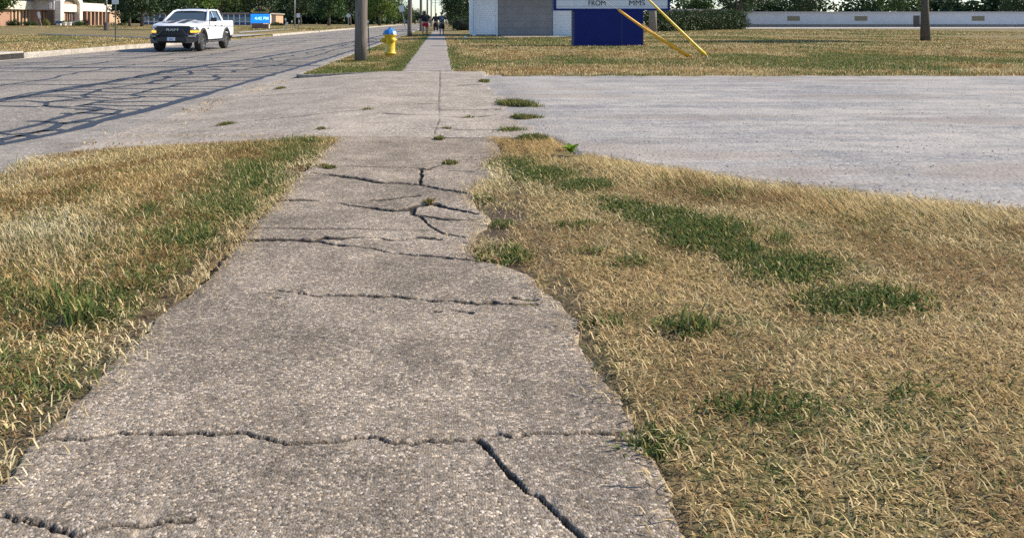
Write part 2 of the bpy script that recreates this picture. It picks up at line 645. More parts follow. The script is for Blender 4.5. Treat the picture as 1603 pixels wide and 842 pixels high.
# sparse seams over the driving lanes
for x, y0, y1 in ((-8.9, 9, 90), (-10.6, 20, 120), (-12.6, 16, 60)):
    yy = y0; pts = []
    while yy < y1:
        pts.append((x + random.uniform(-.25, .25), yy)); yy += 2.5
    seam(pts, .09, jit=.12)
for py in (101, 107, 113, 126, 133, 98, 91, 87, 84, 79.5, 76, 73, 70.5, 67, 64, 61, 58.5, 56, 53):
    y = F * (H - ROADZ) / (py - CY)
    x0 = random.uniform(-14.2, -11.5); x1 = random.uniform(-7.6, -5.6)
    pts = []; n = 6
    for k in range(n + 1):
        pts.append((x0 + (x1 - x0) * k / n, y + random.uniform(-.12, .12) + (k / n - .5) * random.uniform(-.2, .6)))
    seam(pts, .075 + y * .0016, jit=.06)
tag(np_mesh("road_seams", np.array(tv), np.array(tf), M_TAR, smooth=False), kind="structure")

# gutter apron of concrete along the near side, kerbs
gl = [(Bl[0][0] + .3, -6)] + [(p[0] + .02, p[1]) for p in Bl]
gxr = lambda y: -3.62 if y < DY1 else XR
n = 80
gyv = np.linspace(-6, 200, 400)
gv = []
for yy in gyv:
    xl_ = lerp_x(gl, yy)
    for t in np.linspace(0, 1, 5):
        gv.append((xl_ + (XR + .004 - xl_) * t, yy, ROADZ + .0055))
gf = [(i * 5 + k, i * 5 + k + 1, (i + 1) * 5 + k + 1, (i + 1) * 5 + k) for i in range(len(gyv) - 1) for k in range(4)]
tag(np_mesh("gutter", np.array(gv), np.array(gf), M_GUT, smooth=False), kind="structure")


def kerb(name, x0, x1, y0, y1, label, top=.004):
    m = MB()
    n = max(2, int((y1 - y0) / 3))
    for k in range(n):
        a, b_ = y0 + (y1 - y0) * k / n, y0 + (y1 - y0) * (k + 1) / n - .012
        m.box(x0, x1, a, b_, ROADZ - .12, top + random.uniform(-.008, .008), .02)
    o = m.build(name, M_CURB)
    return tag(o, kind="structure")


APR0, APR1 = 47.0, 66.0                    # school drive breaks the far kerb here
kerb("kerb", XL - .19, XL - .002, 8.0, 25.0, "")
kerb("kerb", XL - .19, XL - .002, 26.6, APR0, "")
kerb("kerb", XL - .19, XL - .002, APR1, 330, "")
kerb("kerb", XR + .002, XR + .15, DY1 + .35, 200, "", -.082)
m = MB()
mm = [(XR + .0, DY1 + .35), (XR + .05, DY1 + .12), (XR + .22, DY1 + .0), (XR + .6, DY1 - .02), (-1.0, DY1 - .02)]
for (x0, y0), (x1, y1) in zip(mm[:-1], mm[1:]):
    h0, h1 = [.008 - .085 * min(1, max(0, (-.95 - q) / 2.0)) for q in (x0, x1)]
    d = Vector((y1 - y0, x0 - x1, 0)).normalized() * .14
    v = [(x0, y0, -.3), (x1, y1, -.3), (x1 - d.x, y1 - d.y, -.3), (x0 - d.x, y0 - d.y, -.3), (x0, y0, h0), (x1, y1, h1), (x1 - d.x, y1 - d.y, h1), (x0 - d.x, y0 - d.y, h0)]
    m.add(v, [(0, 3, 2, 1), (4, 5, 6, 7), (0, 1, 5, 4), (1, 2, 6, 5), (2, 3, 7, 6), (3, 0, 4, 7)])
tag(m.build("kerb", M_GUT), kind="structure")
# far gutter strip of pale concrete
tag(grid_mesh("gutter", [XL, XL + .28], ry, lambda X, Y: ROADZ + .0045 + 0 * X, M_CURB), kind="structure")

# storm drain in the far kerb
M_DARK = plain("slot_shade", (.03, .028, .026), .8, var=.3)
dr = empty("storm_drain", "concrete kerb inlet with a dark slot beside the far lane, left edge of the road", "storm drain", (XL, 25.8, 0))
MB().box(-.75, -.008, -.78, .78, .0, .07, .03).build("cover_slab", M_CURB, dr)
MB().box(-.7, -.06, -.7, .7, -.25, -.002).build("inlet_slot", M_DARK, dr)  # dark box in the opening, the hole's shade put into its colour

# near sidewalk: a fine grid with the cracks cut into it
Q = lambda pts, ox, oy, s: [P(ox + u / s, oy + v / s) for u, v in pts]
z5 = lambda *p: Q(p, 380, 220, 2.778)
CR = [
    (z5((290, 143), (370, 150), (480, 160), (560, 175), (640, 183), (720, 188), (790, 195), (840, 205), (900, 215), (985, 232)), 1.6),
    (z5((770, 120), (800, 124), (830, 112), (880, 95), (960, 85), (1050, 75), (1115, 72)), 1.8),
    (z5((770, 120), (785, 150), (780, 175), (760, 190)), .35),
    (z5((170, 262), (300, 262), (400, 268), (480, 282), (560, 290), (650, 300), (720, 300), (740, 290)), 1.5),
    (z5((560, 255), (640, 252), (690, 246), (760, 240)), 1.2),
    (z5((760, 285), (830, 275), (880, 290), (960, 305), (1020, 320)), 1.4),
    (z5((740, 290), (740, 318), (800, 325), (900, 342), (1010, 345)), 1.1),
    (z5((770, 325), (800, 365), (830, 385), (870, 405), (965, 422)), .6),
    (z5((5, 430), (100, 425), (200, 428), (300, 440), (350, 428), (420, 430), (530, 422), (640, 428), (700, 425), (780, 418), (850, 428)), 1.5),
    (z5((400, 455), (460, 465), (520, 472), (590, 482), (640, 490), (700, 495), (800, 505), (900, 518), (1015, 525)), 1.3),
    (z5((200, 428), (260, 436), (330, 446), (400, 455)), .9),
    (z5((20, 672), (60, 672), (130, 662), (200, 670), (300, 672), (420, 672), (520, 676), (620, 683), (730, 688), (840, 690), (900, 690), (1000, 702), (1090, 715)), 1.35),
    (z5((1090, 706), (1180, 710), (1260, 714)), 1.2), (z5((1160, 683), (1270, 694)), .9),
    (z5((110, 685), (140, 688)), 1.0), (z5((925, 738), (985, 750)), 1.5), (z5((845, 745), (865, 748)), 1.3),
    ([(-1.07, 2.02), (-.6, 2.05), (-.2, 2.0), (.1, 2.03), (.52, 2.08)], .75), ([(.1, 2.03), (.2, 1.8), (.33, 1.6), (.4, 1.3)], .55), ([(-1.1, 1.72), (-.8, 1.66), (-.55, 1.69)], .7),
]
JT = [
    z5((280, 113), (420, 113), (580, 117), (770, 120)), z5((30, 382), (300, 384), (600, 386), (800, 391)),
    z5((900, 128), (1000, 134)),
]
EL = [(-1.1, 7.5)] + [P(*p) for p in ((525, 220), (507, 232), (492, 250), (482, 265), (467, 274), (447, 297), (441, 310), (387, 360), (382, 375), (345, 407), (309, 450), (280, 468), (245, 490), (223, 522))] + [(-1.06, 2.3), (-1.08, 1.2), (-1.06, 0)]
ER = [(.52, 7.5)] + [P(*p) for p in ((775, 220), (782, 237), (777, 247), (767, 262), (782, 275), (761, 285), (740, 296), (747, 324), (769, 346), (751, 364), (740, 389), (743, 407), (787, 416), (830, 432), (861, 461), (893, 482), (902, 517))] + [(.5, 2.5), (.53, 2.0), (.5, 1.2), (.5, 0)]


def edge_fun(pts):
    p = sorted((q[1], q[0]) for q in pts)
    a = np.array(p)
    return lambda y: np.interp(y, a[:, 0], a[:, 1])


fEL, fER = edge_fun(EL), edge_fun(ER)
xs = np.arange(-1.27, .80, .005)
ys = np.concatenate([np.arange(1.15, 4.6, .0052), np.arange(4.6, DY0 + .006, .0105)])
X, Y = np.meshgrid(xs, ys)
wob = (fbm(X * 26, Y * 26, 21, 3) - .5)
wob2 = (fbm(X * 60, Y * 60, 22, 2) - .5)
wobf = fbm(X * 15, Y * 5, 23, 3) - .5
wobs = fbm(X * 6, Y * 6, 24, 2) - .5; wobs2 = fbm(X * 5, Y * 3, 25, 2) - .5
flo = np.where(Y < 4.6, .006, .0115)
chip = np.zeros(X.shape)
crk = np.zeros(X.shape); dep = np.zeros(X.shape)
for ln, k in CR:
    ln = [(p[0], p[1]) for p in ln]
    d = polydist(X + wobs * .05 + wob * .008, Y + wobs2 * .07 + wobf * .034 + wob * .018 + wob2 * .007, [ln])
    d = np.abs(d - .0012 * wob2)
    wl = np.maximum(flo, (.0040 * k) * np.clip(2.4 * vnoise(X * 3.1 + 5, Y * 1.5, 31), .6, 2.0) * (1 + .30 * Y))
    q = np.clip(1.25 - d / np.maximum(wl, 1e-4), 0, 1)
    crk = np.maximum(crk, sstep(.0, .5, q)); dep = np.maximum(dep, sstep(.0, .8, q) * .016)
    q2 = np.exp(-(d / .045) ** 2)
    spall = q2 * sstep(.60, .72, fbm(X * 14, Y * 14, 33, 3))
    dep = np.maximum(dep, spall * .006); chip = np.maximum(chip, spall)
for ln in JT:
    d = polydist(X, Y + wob * .008, [ln])
    q = np.clip(1.2 - d / np.maximum(flo, (.005 * (1 + .42 * Y)) * (.7 + .6 * vnoise(X * 4, Y * 4, 36))), 0, 1)
    crk = np.maximum(crk, q * .95); dep = np.maximum(dep, q * .009)
ew = (fbm(Y * 5, X * 0 + 2, 41) - .5) * .05 + (fbm(Y * 30, X * 3, 43, 2) - .5) * .03
ins = np.minimum(X - fEL(Y) - ew, fER(Y) + ew - X)
Z = (fbm(X * 2.2, Y * 2.2, 51) - .5) * .018 + (fbm(X * 22, Y * 22, 52, 2) - .5) * .0035 - dep
Z -= .10 * sstep(.004, -.035, ins) + .004 * sstep(.05, .0, ins)
Z -= .003 * np.clip((Y - 6.8) / .5, 0, 1)
# small chips and pale stones standing in the surface
light = np.maximum(chip * .5, ((vnoise(X * 38, Y * 46, 61) > .955) & (vnoise(X * 2.2, Y * 2.2, 62) > .35)) * .9)
pit = (vnoise(X * 40, Y * 30, 64) > .965).astype(float)
crk = np.maximum(crk, pit * .55)
nx, ny = len(xs), len(ys)
i = (np.arange(ny - 1)[:, None] * nx + np.arange(nx - 1)[None]).ravel()
M_WALK = aggregate("sidewalk_aggregate", (.31, .258, .198), 150, .62, .42, bstr=.7, bdist=.004)
tag(np_mesh("sidewalk", np.stack([X.ravel(), Y.ravel(), Z.ravel()], 1), np.stack([i, i + 1, i + 1 + nx, i + nx], 1), M_WALK, attrs={'crack': crk.ravel(), 'light': light.ravel() * (1 - crk.ravel())}), kind="structure")

# concrete drive crossing the walk
z2 = lambda *p: Q(p, 400, 90, 4.0075)
DC = [(z2((1157, 85), (1157, 180), (1150, 260), (1150, 330), (1150, 400), (1110, 520)), .34), (z2((1160, 328), (1300, 328), (1420, 326), (1540, 322)), .9),
      (z2((1290, 176), (1440, 170)), .8), (z2((1030, 292), (1145, 290)), .7), (z2((820, 352), (900, 356), (1030, 358), (1145, 358)), .8),
      (z2((0, 360), (300, 356), (480, 345), (660, 328), (730, 323)), .5), (z2((1170, 370), (1290, 374), (1400, 372), (1500, 360)), .7),
      (z2((1130, 445), (1200, 450), (1290, 458), (1400, 456), (1600, 452)), .7), (z2((510, 522), (700, 522), (1110, 520), (1480, 516)), .6),
      (z2((20, 190), (250, 188)), .6), (z2((880, 100), (1160, 92), (1400, 88)), .4)]
xs = np.concatenate([np.arange(-3.66, -1.6, .03), np.arange(-1.6, 1.45, .014)])
ys = np.concatenate([np.arange(DY0 - .1, 12, .018), np.arange(12, DY1 + .03, .03)])
X, Y = np.meshgrid(xs, ys)
wob = fbm(X * 9, Y * 9, 71, 3) - .5
crk = np.zeros(X.shape)
for ln, k in DC:
    d = polydist(X + wob * .02, Y + wob * .03, [ln])
    crk = np.maximum(crk, np.clip(1.25 - d / (.02 * (k if k < .4 else 2.3 * k) * (.5 + vnoise(X * 5, Y * 5, 74)) * (.4 + Y * .1)), 0, 1))
erx = np.interp(Y, [7.3, 7.7, 8.6, 9.5, 10.5, 11.5, 13.5, 15.2, 17], [.95, 1.0, .98, .8, .95, .9, .78, .88, .92])
ins = erx + (fbm(Y * 3, X, 75) - .5) * .25 - X
Z = drive_z(X) + (fbm(X * 1.3, Y * 1.3, 76) - .5) * .02 - .006 * crk - .06 * sstep(.03, -.12, ins)
lt = sstep(.5, .8, fbm(X * .9 + 3, Y * .9, 77)) * .35
nx, ny = len(xs), len(ys)
i = (np.arange(ny - 1)[:, None] * nx + np.arange(nx - 1)[None]).ravel()
M_DRV = aggregate("drive_concrete", (.355, .308, .252), 62, .42, .26, bstr=.6, bdist=.005)
tag(np_mesh("driveway", np.stack([X.ravel(), Y.ravel(), Z.ravel()], 1), np.stack([i, i + 1, i + 1 + nx, i + nx], 1), M_DRV, attrs={'crack': crk.ravel() * .85, 'light': lt.ravel()}), kind="structure")

# far sidewalk
M_FWALK = aggregate("far_walk_concrete", (.33, .295, .255), 60, .35, .3)
fy = np.concatenate([np.arange(DY1 + .02, 60, .04), np.geomspace(60, 400, 60)])
fx = np.linspace(-.93, .32, 26)


def fw_attr(X, Y):
    ph = (Y - DY1) % 1.52
    j = np.clip(1.3 - np.minimum(ph, 1.52 - ph) / .03, 0, 1) * .45
    dk = np.maximum(np.exp(-((Y - 29) / .1) ** 2) * .8, np.exp(-((Y - DY1 - .05) / .06) ** 2))
    return {'crack': np.maximum(j, dk), 'light': 0 * X}


tag(grid_mesh("sidewalk", fx, fy, lambda X, Y: .004 + (fbm(X, Y, 81) - .5) * .012 - .05 * sstep(.35, .47, np.abs(X + .305) - .19 + (fbm(Y * 1.5, X * 0, 82) - .5) * .1), M_FWALK, fw_attr), kind="structure")

# gravel lot
GE = [(.6, 7.6), (1.04, 7.2), (1.15, 6.4), (1.52, 5.95), (2.16, 5.3), (3.4, 4.5), (5.5, 3.6), (9, 3.0), (16, 2.5), (60, 2.0)]
ge = np.array(GE)
grav_front = lambda x: np.interp(x, ge[:, 0], ge[:, 1])


def gravel_material():
    m, nt, b, _ = newmat("gravel")
    v = coords(nt)
    vc = voro(nt, v, 34.0)
    sep = nt.nodes.new("ShaderNodeSeparateColor"); nt.links.new(vc, sep.inputs[0])
    c = ramp(nt, sep.outputs[0], [(0, (.20, .192, .182)), (.3, (.285, .272, .256)), (.8, (.365, .348, .325)), (1, (.49, .465, .43))])
    tracks = noise_n(nt, coords(nt, (.2, 1.0, 1)), 1.25, 9, .74)
    c2 = mixc(nt, ramp(nt, tracks, [(.42, (0, 0, 0)), (.56, (1, 1, 1))]), mixc(nt, 1.0, c, (.80, .82, .86), 'MULTIPLY'), mixc(nt, .6, c, (.42, .385, .34)))
    big = noise_n(nt, v, 1.3, 7, .7)
    c2 = mixc(nt, 1.0, c2, ramp(nt, big, [(.3, (.74, .75, .77)), (.7, (1.14, 1.12, 1.09))]), 'MULTIPLY')
    c2 = mixc(nt, attr(nt, 'dust'), c2, mixc(nt, .6, c2, (.25, .205, .165)))
    nt.links.new(c2, b.inputs['Base Color'])
    b.inputs['Roughness'].default_value = 0.95
    b.inputs['Specular IOR Level'].default_value = 0.2
    dist = voro(nt, v, 34.0, 'Distance')
    inv = nd(nt, "ShaderNodeMath", operation='SUBTRACT'); inv.inputs[0].default_value = 1.0
    nt.links.new(dist, inv.inputs[1])
    bump(nt, b, inv.outputs[0], .55, .012)
    return m


M_GRAV = gravel_material()


def grav_attr(X, Y):
    d = np.exp(-((Y - grav_front(X) - .55) / .5) ** 2) * sstep(.3, .7, fbm(X * .6, Y * 3, 91)) * 1.1
    d = np.maximum(d, np.exp(-((X - 1.1) / .25) ** 2) * .4)
    d = np.maximum(d, .75 * sstep(.56, .7, fbm(X * .5, Y * 1.6, 96)))
    return {'dust': np.clip(d, 0, 1)}


def grav_z(X, Y):
    w_ = (fbm(X * 3, Y * 3, 92) - .5) * .55 + (fbm(X * 14, Y * 14, 95, 2) - .5) * .2
    z = .008 + (fbm(X * 2, Y * 2, 93) - .5) * .022
    z = z - .06 * sstep(.1, -.12, Y - grav_front(X) + w_) - .06 * sstep(-.1, .12, Y - 15.45 + w_ * .6)
    return z - .02 * sstep(1.2, .7, X)


gxs = np.concatenate([np.arange(.6, 6.5, .05), np.geomspace(6.5, 45, 60)])
tag(grid_mesh("gravel_lot", gxs, np.arange(2.0, 15.75, .06), grav_z, M_GRAV, grav_attr), kind="structure")

# loose stones on it
n = 7000
sx = .95 + RNG.random(n) ** 1.6 * 9
sy = 4.0 + RNG.random(n) ** 1.2 * 11.2
ok = sy > grav_front(sx) + RNG.normal(0, .2, n) - .1
sx, sy = sx[ok], sy[ok]; n = len(sx)
sr = .003 + .0065 * RNG.random(n) ** 2.5
octv = np.array([(1, 0, 0), (-1, 0, 0), (0, 1, 0), (0, -1, 0), (0, 0, .75), (0, 0, -.75)], float)
octf = np.array([(0, 2, 4), (2, 1, 4), (1, 3, 4), (3, 0, 4), (2, 0, 5), (1, 2, 5), (3, 1, 5), (0, 3, 5)])
V = octv[None] * sr[:, None, None] * (.7 + .6 * RNG.random((n, 6, 1)))
an = RNG.random(n) * 6.28
ca, sa = np.cos(an)[:, None], np.sin(an)[:, None]
V = np.stack([V[..., 0] * ca - V[..., 1] * sa, V[..., 0] * sa + V[..., 1] * ca, V[..., 2]], -1)
V += np.stack([sx, sy, grav_z(sx, sy) + sr * .35], 1)[:, None]
tone = RNG.random(n) ** 1.3
cc = np.repeat(np.stack([.28 + .3 * tone, .275 + .295 * tone, .265 + .285 * tone], 1), 6, 0)
M_STONE, nt, b, _ = newmat("loose_stone"); nt.links.new(attr(nt, 'Col', 'Color'), b.inputs['Base Color']); b.inputs['Roughness'].default_value = .9
tag(np_mesh("gravel_stones", V.reshape(-1, 3), (octf[None] + 6 * np.arange(n)[:, None, None]).reshape(-1, 3), M_STONE, smooth=False, cols=cc), kind="stuff")

# school drive and path, far side; street and lot far right
M_PATH = plain("path_asphalt", (.085, .085, .088), .9, var=.2, scale=1.5)
M_PALE = aggregate("pale_concrete", (.42, .39, .34), 12, .2, .2)


def sheet(name, pts, z, mat):
    v = [(x, y, (verge_z(np.array(x), np.array(y)) + z) if z is not None else 0) for x, y in pts]
    v = [(float(a), float(b), float(c)) for a, b, c in v]
    o = MB().add(v, [tuple(range(len(v)))]).build(name, mat)
    return tag(o, kind="structure")


def lp(px, py):
    """photo point -> ground of the rising far lawn"""
    x, y = P(px, py)
    for _ in range(8):
        z = max(0.0, (XL - x) * .0047)
        x, y = P(px, py, z)
    return x, y


sheet("school_driveway", [lp(*p) for p in ((400, 56.2), (330, 59.6), (245, 61.5), (180, 58.7), (110, 56.4), (60, 54), (60, 53), (110, 54.6), (180, 56.6), (245, 58.4), (330, 56.6), (400, 54.2))], .015, M_PATH)
sheet("driveway_apron", [(XL - .0, APR0 + .02), (XL - 1.2, APR0 + 1.6), (-19, 56), (-20, 61), (XL - 1.2, APR1 - 1.6), (XL, APR1 - .02)], .02, M_PALE)
sheet("school_path", [lp(*p) for p in ((375, 52.5), (420, 49.2), (460, 46.4), (458, 45.6), (415, 47.9), (372, 50.9))], .03, M_PALE)
sheet("cross_street", [(38, 112), (300, 135), (300, 165), (48, 140)], .02, M_PALE)

# ------------------------------------------------------------------ grass
M_BLADE = bladenat("grass_blades")


def px_uv(X, Y):
    Yc = np.maximum(Y, .3)
    return CX + F * X / Yc, CY + F * H / Yc


LEFT_GREEN = [(470, 240, 60, 22, .9), (405, 275, 60, 30, 1.0), (350, 320, 70, 34, .9), (300, 360, 90, 34, .55), (480, 222, 60, 8, .8), (330, 390, 50, 16, .5), (250, 425, 90, 24, .5),
              (110, 470, 110, 36, .9), (20, 450, 60, 40, .6), (150, 490, 60, 22, 1.0), (210, 320, 60, 14, .35), (120, 290, 40, 10, .5), (60, 360, 90, 26, .25), (40, 505, 50, 20, .5), (80, 600, 200, 60, .5), (-100, 560, 220, 50, .6)]
RIGHT_GREEN = [(800, 258, 38, 11, 1.1), (850, 273, 60, 13, .9), (915, 290, 45, 9, 1.1), (960, 315, 45, 9, .6), (985, 325, 45, 11, 1.0), (1030, 338, 55, 13, 1.2), (1070, 351, 45, 15, 1.3), (1105, 366, 65, 24, 1.4), (1155, 393, 38, 15, 1.3), (905, 352, 40, 7, .7),
               (785, 402, 42, 15, 1.2), (758, 311, 20, 7, 1.0), (785, 352, 22, 5, 1.0), (920, 393, 40, 5, .6), (985, 410, 45, 9, .6), (1240, 420, 80, 24, 1.2), (945, 502, 40, 10, .9), (1075, 512, 55, 14, .9), (1130, 305, 60, 10, .4),
               (1060, 290, 60, 9, .3), (1350, 470, 110, 26, 1.0), (1200, 640, 120, 30, .6), (1000, 700, 90, 30, .7), (1450, 620, 120, 40, .5)]


def green_amount(X, Y, ell):
    u, q = px_uv(X, Y)
    g = np.zeros(X.shape)
    for px, py, rx, ry, k in ell:
        g = np.maximum(g, k * np.exp(-(((u - px) / rx) ** 2 + ((q - py) / ry) ** 2)))
    return g


def blades(name, x, y, z, length, width, lean, green, label_kind="stuff", curl=1.0, parent=None, pale=0.0, heading=None, stiff=.55):
    n = len(x)
    hd = RNG.random(n) * 2 * np.pi if heading is None else heading
    dx, dy = np.cos(hd), np.sin(hd)
    wx, wy = -dy, dx
    # random twist of the blade's flat side
    pile = RNG.random(n) ** 2 * .016 * (lean > .9)
    V = np.zeros((n, 6, 3))
    l1, l2 = lean * stiff, lean * (1 + .2 * curl * RNG.random(n))
    s1, s2 = length * .5, length * .5
    hx1, hz1 = s1 * np.sin(l1), s1 * np.cos(l1)
    l2 = np.minimum(l2, 1.75)
    hx2, hz2 = hx1 + s2 * np.sin(l2), hz1 + s2 * np.cos(l2)
    hz2 = np.maximum(hz2, .003)
    for k, (hx, hz, ww) in enumerate(((0 * hx1, 0 * hz1 - .004, 1.0), (hx1, hz1, .85), (hx2, hz2, .12))):
        for sgn, j in ((-1, 0), (1, 1)):
            V[:, 2 * k + j, 0] = x + dx * hx + sgn * wx * width * ww * .5
            V[:, 2 * k + j, 1] = y + dy * hx + sgn * wy * width * ww * .5
            V[:, 2 * k + j, 2] = z + hz + pile
    b = 6 * np.arange(n)
    fq = np.concatenate([np.stack([b, b + 1, b + 3, b + 2], 1), np.stack([b + 2, b + 3, b + 5, b + 4], 1)])
    r = RNG.random(n)
    isg = RNG.random(n) < green
    straw = np.stack([.37 + .46 * r, .26 + .395 * r, .105 + .245 * r], 1)
    brown = np.stack([.20 + .16 * r, .115 + .10 * r, .045 + .05 * r], 1)
    straw = np.where((RNG.random(n) < .10 + .6 * sstep(.42, .68, fbm(x * 2.3, y * 2.3, 172)))[:, None], brown, straw)
    straw = straw * (1 - pale) + pale * np.stack([.5 + .3 * r, .45 + .27 * r, .27 + .2 * r], 1)
    gr = np.stack([.055 + .11 * r, .092 + .13 * r, .028 + .04 * r], 1)
    olive = np.stack([.16 + .15 * r, .16 + .13 * r, .055 + .05 * r], 1)
    tint = fbm(x * .9 + 7, y * .9, 171, 4)[:, None]
    straw = straw * (1 + (tint - .5) * np.array([[.5, .75, 1.1]]))
    mixo = RNG.random(n) < .28
    gr = np.where(mixo[:, None], olive, gr)
    c = np.where(isg[:, None], gr, straw)
    o = np_mesh(name, V.reshape(-1, 3), fq, M_BLADE, parent, smooth=True, cols=np.repeat(c, 6, 0))
    if label_kind:
        tag(o, kind=label_kind)
    return o


def scatter(x0, x1, y0, y1, per_m2):
    n = int((x1 - x0) * (y1 - y0) * per_m2)
    return x0 + RNG.random(n) * (x1 - x0), y0 + RNG.random(n) * (y1 - y0)


# near left verge
x, y = scatter(-4.3, -.95, 1.1, DY0 + .02, 8200)
u, q = px_uv(x, y)
x_out = np.interp(y, [1, 6.2, 6.9, 7.15, 7.4], [-3.45, -3.55, -3.7, -3.55, -3.0])
keep = (x < fEL(y) + .025 + RNG.normal(0, .018, len(x))) & (x > x_out + RNG.normal(0, .06, len(x))) & (u > -90)
edge = np.clip((fEL(y) - x) / .16, 0.0, 1)
keep &= RNG.random(len(x)) < (.25 + .75 * edge) * (1 - .75 * np.clip(dirt_attr(x, y) - .25, 0, 1))
x, y = x[keep], y[keep]
g = green_amount(x, y, LEFT_GREEN)
nz = fbm(x * 2.2, y * 2.2, 101)
g = np.clip(g * (.1 + 1.3 * fbm(x * 6, y * 6, 104)) * (.5 + nz) + .30 * sstep(.48, .72, fbm(x * 4 + 9, y * 4, 102)) + .10, 0, .95)
n = len(x)
L = (.018 + .040 * RNG.random(n) ** 2) * (1 + .4 * g) * (.7 + .6 * fbm(x * 1.7, y * 1.7, 103)) * np.interp(edge[keep], [0, 1], [.6, 1]) * np.interp(y, [1.5, 4.5], [.7, 1])
lean = np.clip(RNG.normal(1.38, .36, n) - .3 * g, .1, 1.72)
u, q = px_uv(x, y)
pal = np.clip(1.0 * np.exp(-(((u - 60) / 100) ** 2 + ((q - 365) / 38) ** 2)), 0, 1)
sel = RNG.random(n) < pal * .75
blades("dry_grass", x[~sel], y[~sel], verge_z(x, y)[~sel] - .004, L[~sel], (.0028 + .0022 * RNG.random(n))[~sel] * (1 + .25 * g[~sel]), lean[~sel], g[~sel], stiff=.85)
blades("dry_grass", x[sel], y[sel], verge_z(x, y)[sel] - .004, L[sel] * 1.6, (.0026 + .002 * RNG.random(n))[sel], lean[sel] * .9, g[sel] * .35, pale=.75)

# near right verge
x, y = scatter(.1, 4.6, 1.1, 7.3, 7400)
u, q = px_uv(x, y)
front = np.where(x < 1.04, 7.15, grav_front(x))
keep = (x > fER(y) - .02 - RNG.normal(0, .03, len(x))) & (y < front + RNG.normal(0, .10, len(x))) & (u < 1680)
edge = np.clip((x - fER(y)) / .18, 0.0, 1)
keep &= RNG.random(len(x)) < (.22 + .78 * edge) * (1 - .85 * np.clip(dirt_attr(x, y) - .15, 0, 1))
x, y = x[keep], y[keep]
g0 = green_amount(x, y, RIGHT_GREEN)
g = np.clip(g0 * (.55 + .8 * fbm(x * 3, y * 3, 111)) + .16 * sstep(.55, .75, fbm(x * 4, y * 4, 112)) + .03, 0, .97)
n = len(x)
u, q = px_uv(x, y)
weedk = np.hypot(x - 1.07, (y - 6.31) * .5) < .13
x, y, g0, g = x[~weedk], y[~weedk], g0[~weedk], g[~weedk]
n = len(x)
tall = np.exp(-((y - np.where(x < 1, 7, grav_front(x)) + .45) / .5) ** 2) * (x > .75)
L = (.018 + .042 * RNG.random(n) ** 2) * (.75 + .5 * fbm(x * 1.7, y * 1.7, 113)) * (1 + 1.2 * tall) * (1 + .25 * g) * np.interp(y, [1.5, 4.5], [.66, 1])
lean = np.clip(RNG.normal(1.47, .26, n) - .35 * g - .35 * tall, .1, 1.74)
hd = np.where(RNG.random(n) < .55 * tall, RNG.normal(2.3, .7, n), RNG.random(n) * 6.283)
blades("dry_grass", x, y, -.006 + 0 * x, L, (.0026 + .0022 * RNG.random(n)) * (1 + .3 * np.clip(g0, 0, 1)), lean, g, heading=hd, pale=.12, stiff=.88)

# straw litter along both edges of the walk
for sgn, fe in ((-1, fEL), (1, fER)):
    n = 5200
    y = 1.2 + 6.0 * RNG.random(n) ** .8
    x = fe(y) + sgn * (RNG.normal(.05, .06, n))
    kk = (RNG.random(n) > 1.1 * dirt_attr(x, y)); x, y = x[kk], y[kk]; n = len(x)
    blades("straw_litter", x, y, np.where(sgn * (x - fe(y)) < 0, .008, verge_z(x, y) + .004), .02 + .04 * RNG.random(n), .003 + .002 * RNG.random(n), np.full(n, 1.5) + .15 * RNG.random(n), np.full(n, .03), pale=.3)

# leafy green growth of the right hand patches and lush blades on the left
for (xa, xb, ya_, yb_, ell, dn, thr, ln_, wd_) in ((.15, 4.4, 1.2, 7.1, RIGHT_GREEN, 9000, .42, .026, .0065), (-3.6, -1.0, 1.2, 7.3, LEFT_GREEN, 5200, .46, .045, .0042)):
    x, y = scatter(xa, xb, ya_, yb_, dn)
    g0 = green_amount(x, y, ell) * (.15 + 1.45 * fbm(x * 7, y * 7, 141)) * (1.15 if xa > 0 else 1)
    k = (g0 > thr - .12 + .5 * RNG.random(len(x)) ** 1.5)
    x, y = x[k], y[k]; n = len(x)
    blades("green_growth", x, y, verge_z(x, y) - .002, ln_ * (.5 + RNG.random(n)), wd_ * (.6 + .8 * RNG.random(n)), np.clip(RNG.normal(.95, .4, n), .1, 1.6), np.full(n, .93))

# verge strip with the hydrant, far lawn on the right, school lawn on the left
def lawn(x0, x1, y0, y1, dens, seed, gbase, hgt, wid, cut=None, gmask=None):
    x, y = scatter(x0, x1, y0, y1, dens)
    if cut is not None:
        k = cut(x, y); x, y = x[k], y[k]
    nz = fbm(x * .45, y * .22, seed, 5)
    g = np.clip(gbase + 1.15 * (sstep(.42, .72, nz)) + (gmask(x, y) if gmask is not None else 0), 0, .9)
    n = len(x)
    blades("lawn_grass", x, y, verge_z(x, y) - .006, hgt * (.5 + .8 * RNG.random(n)), wid * (.6 + .8 * RNG.random(n)), np.clip(RNG.normal(.8, .4, n), .1, 1.5), g)


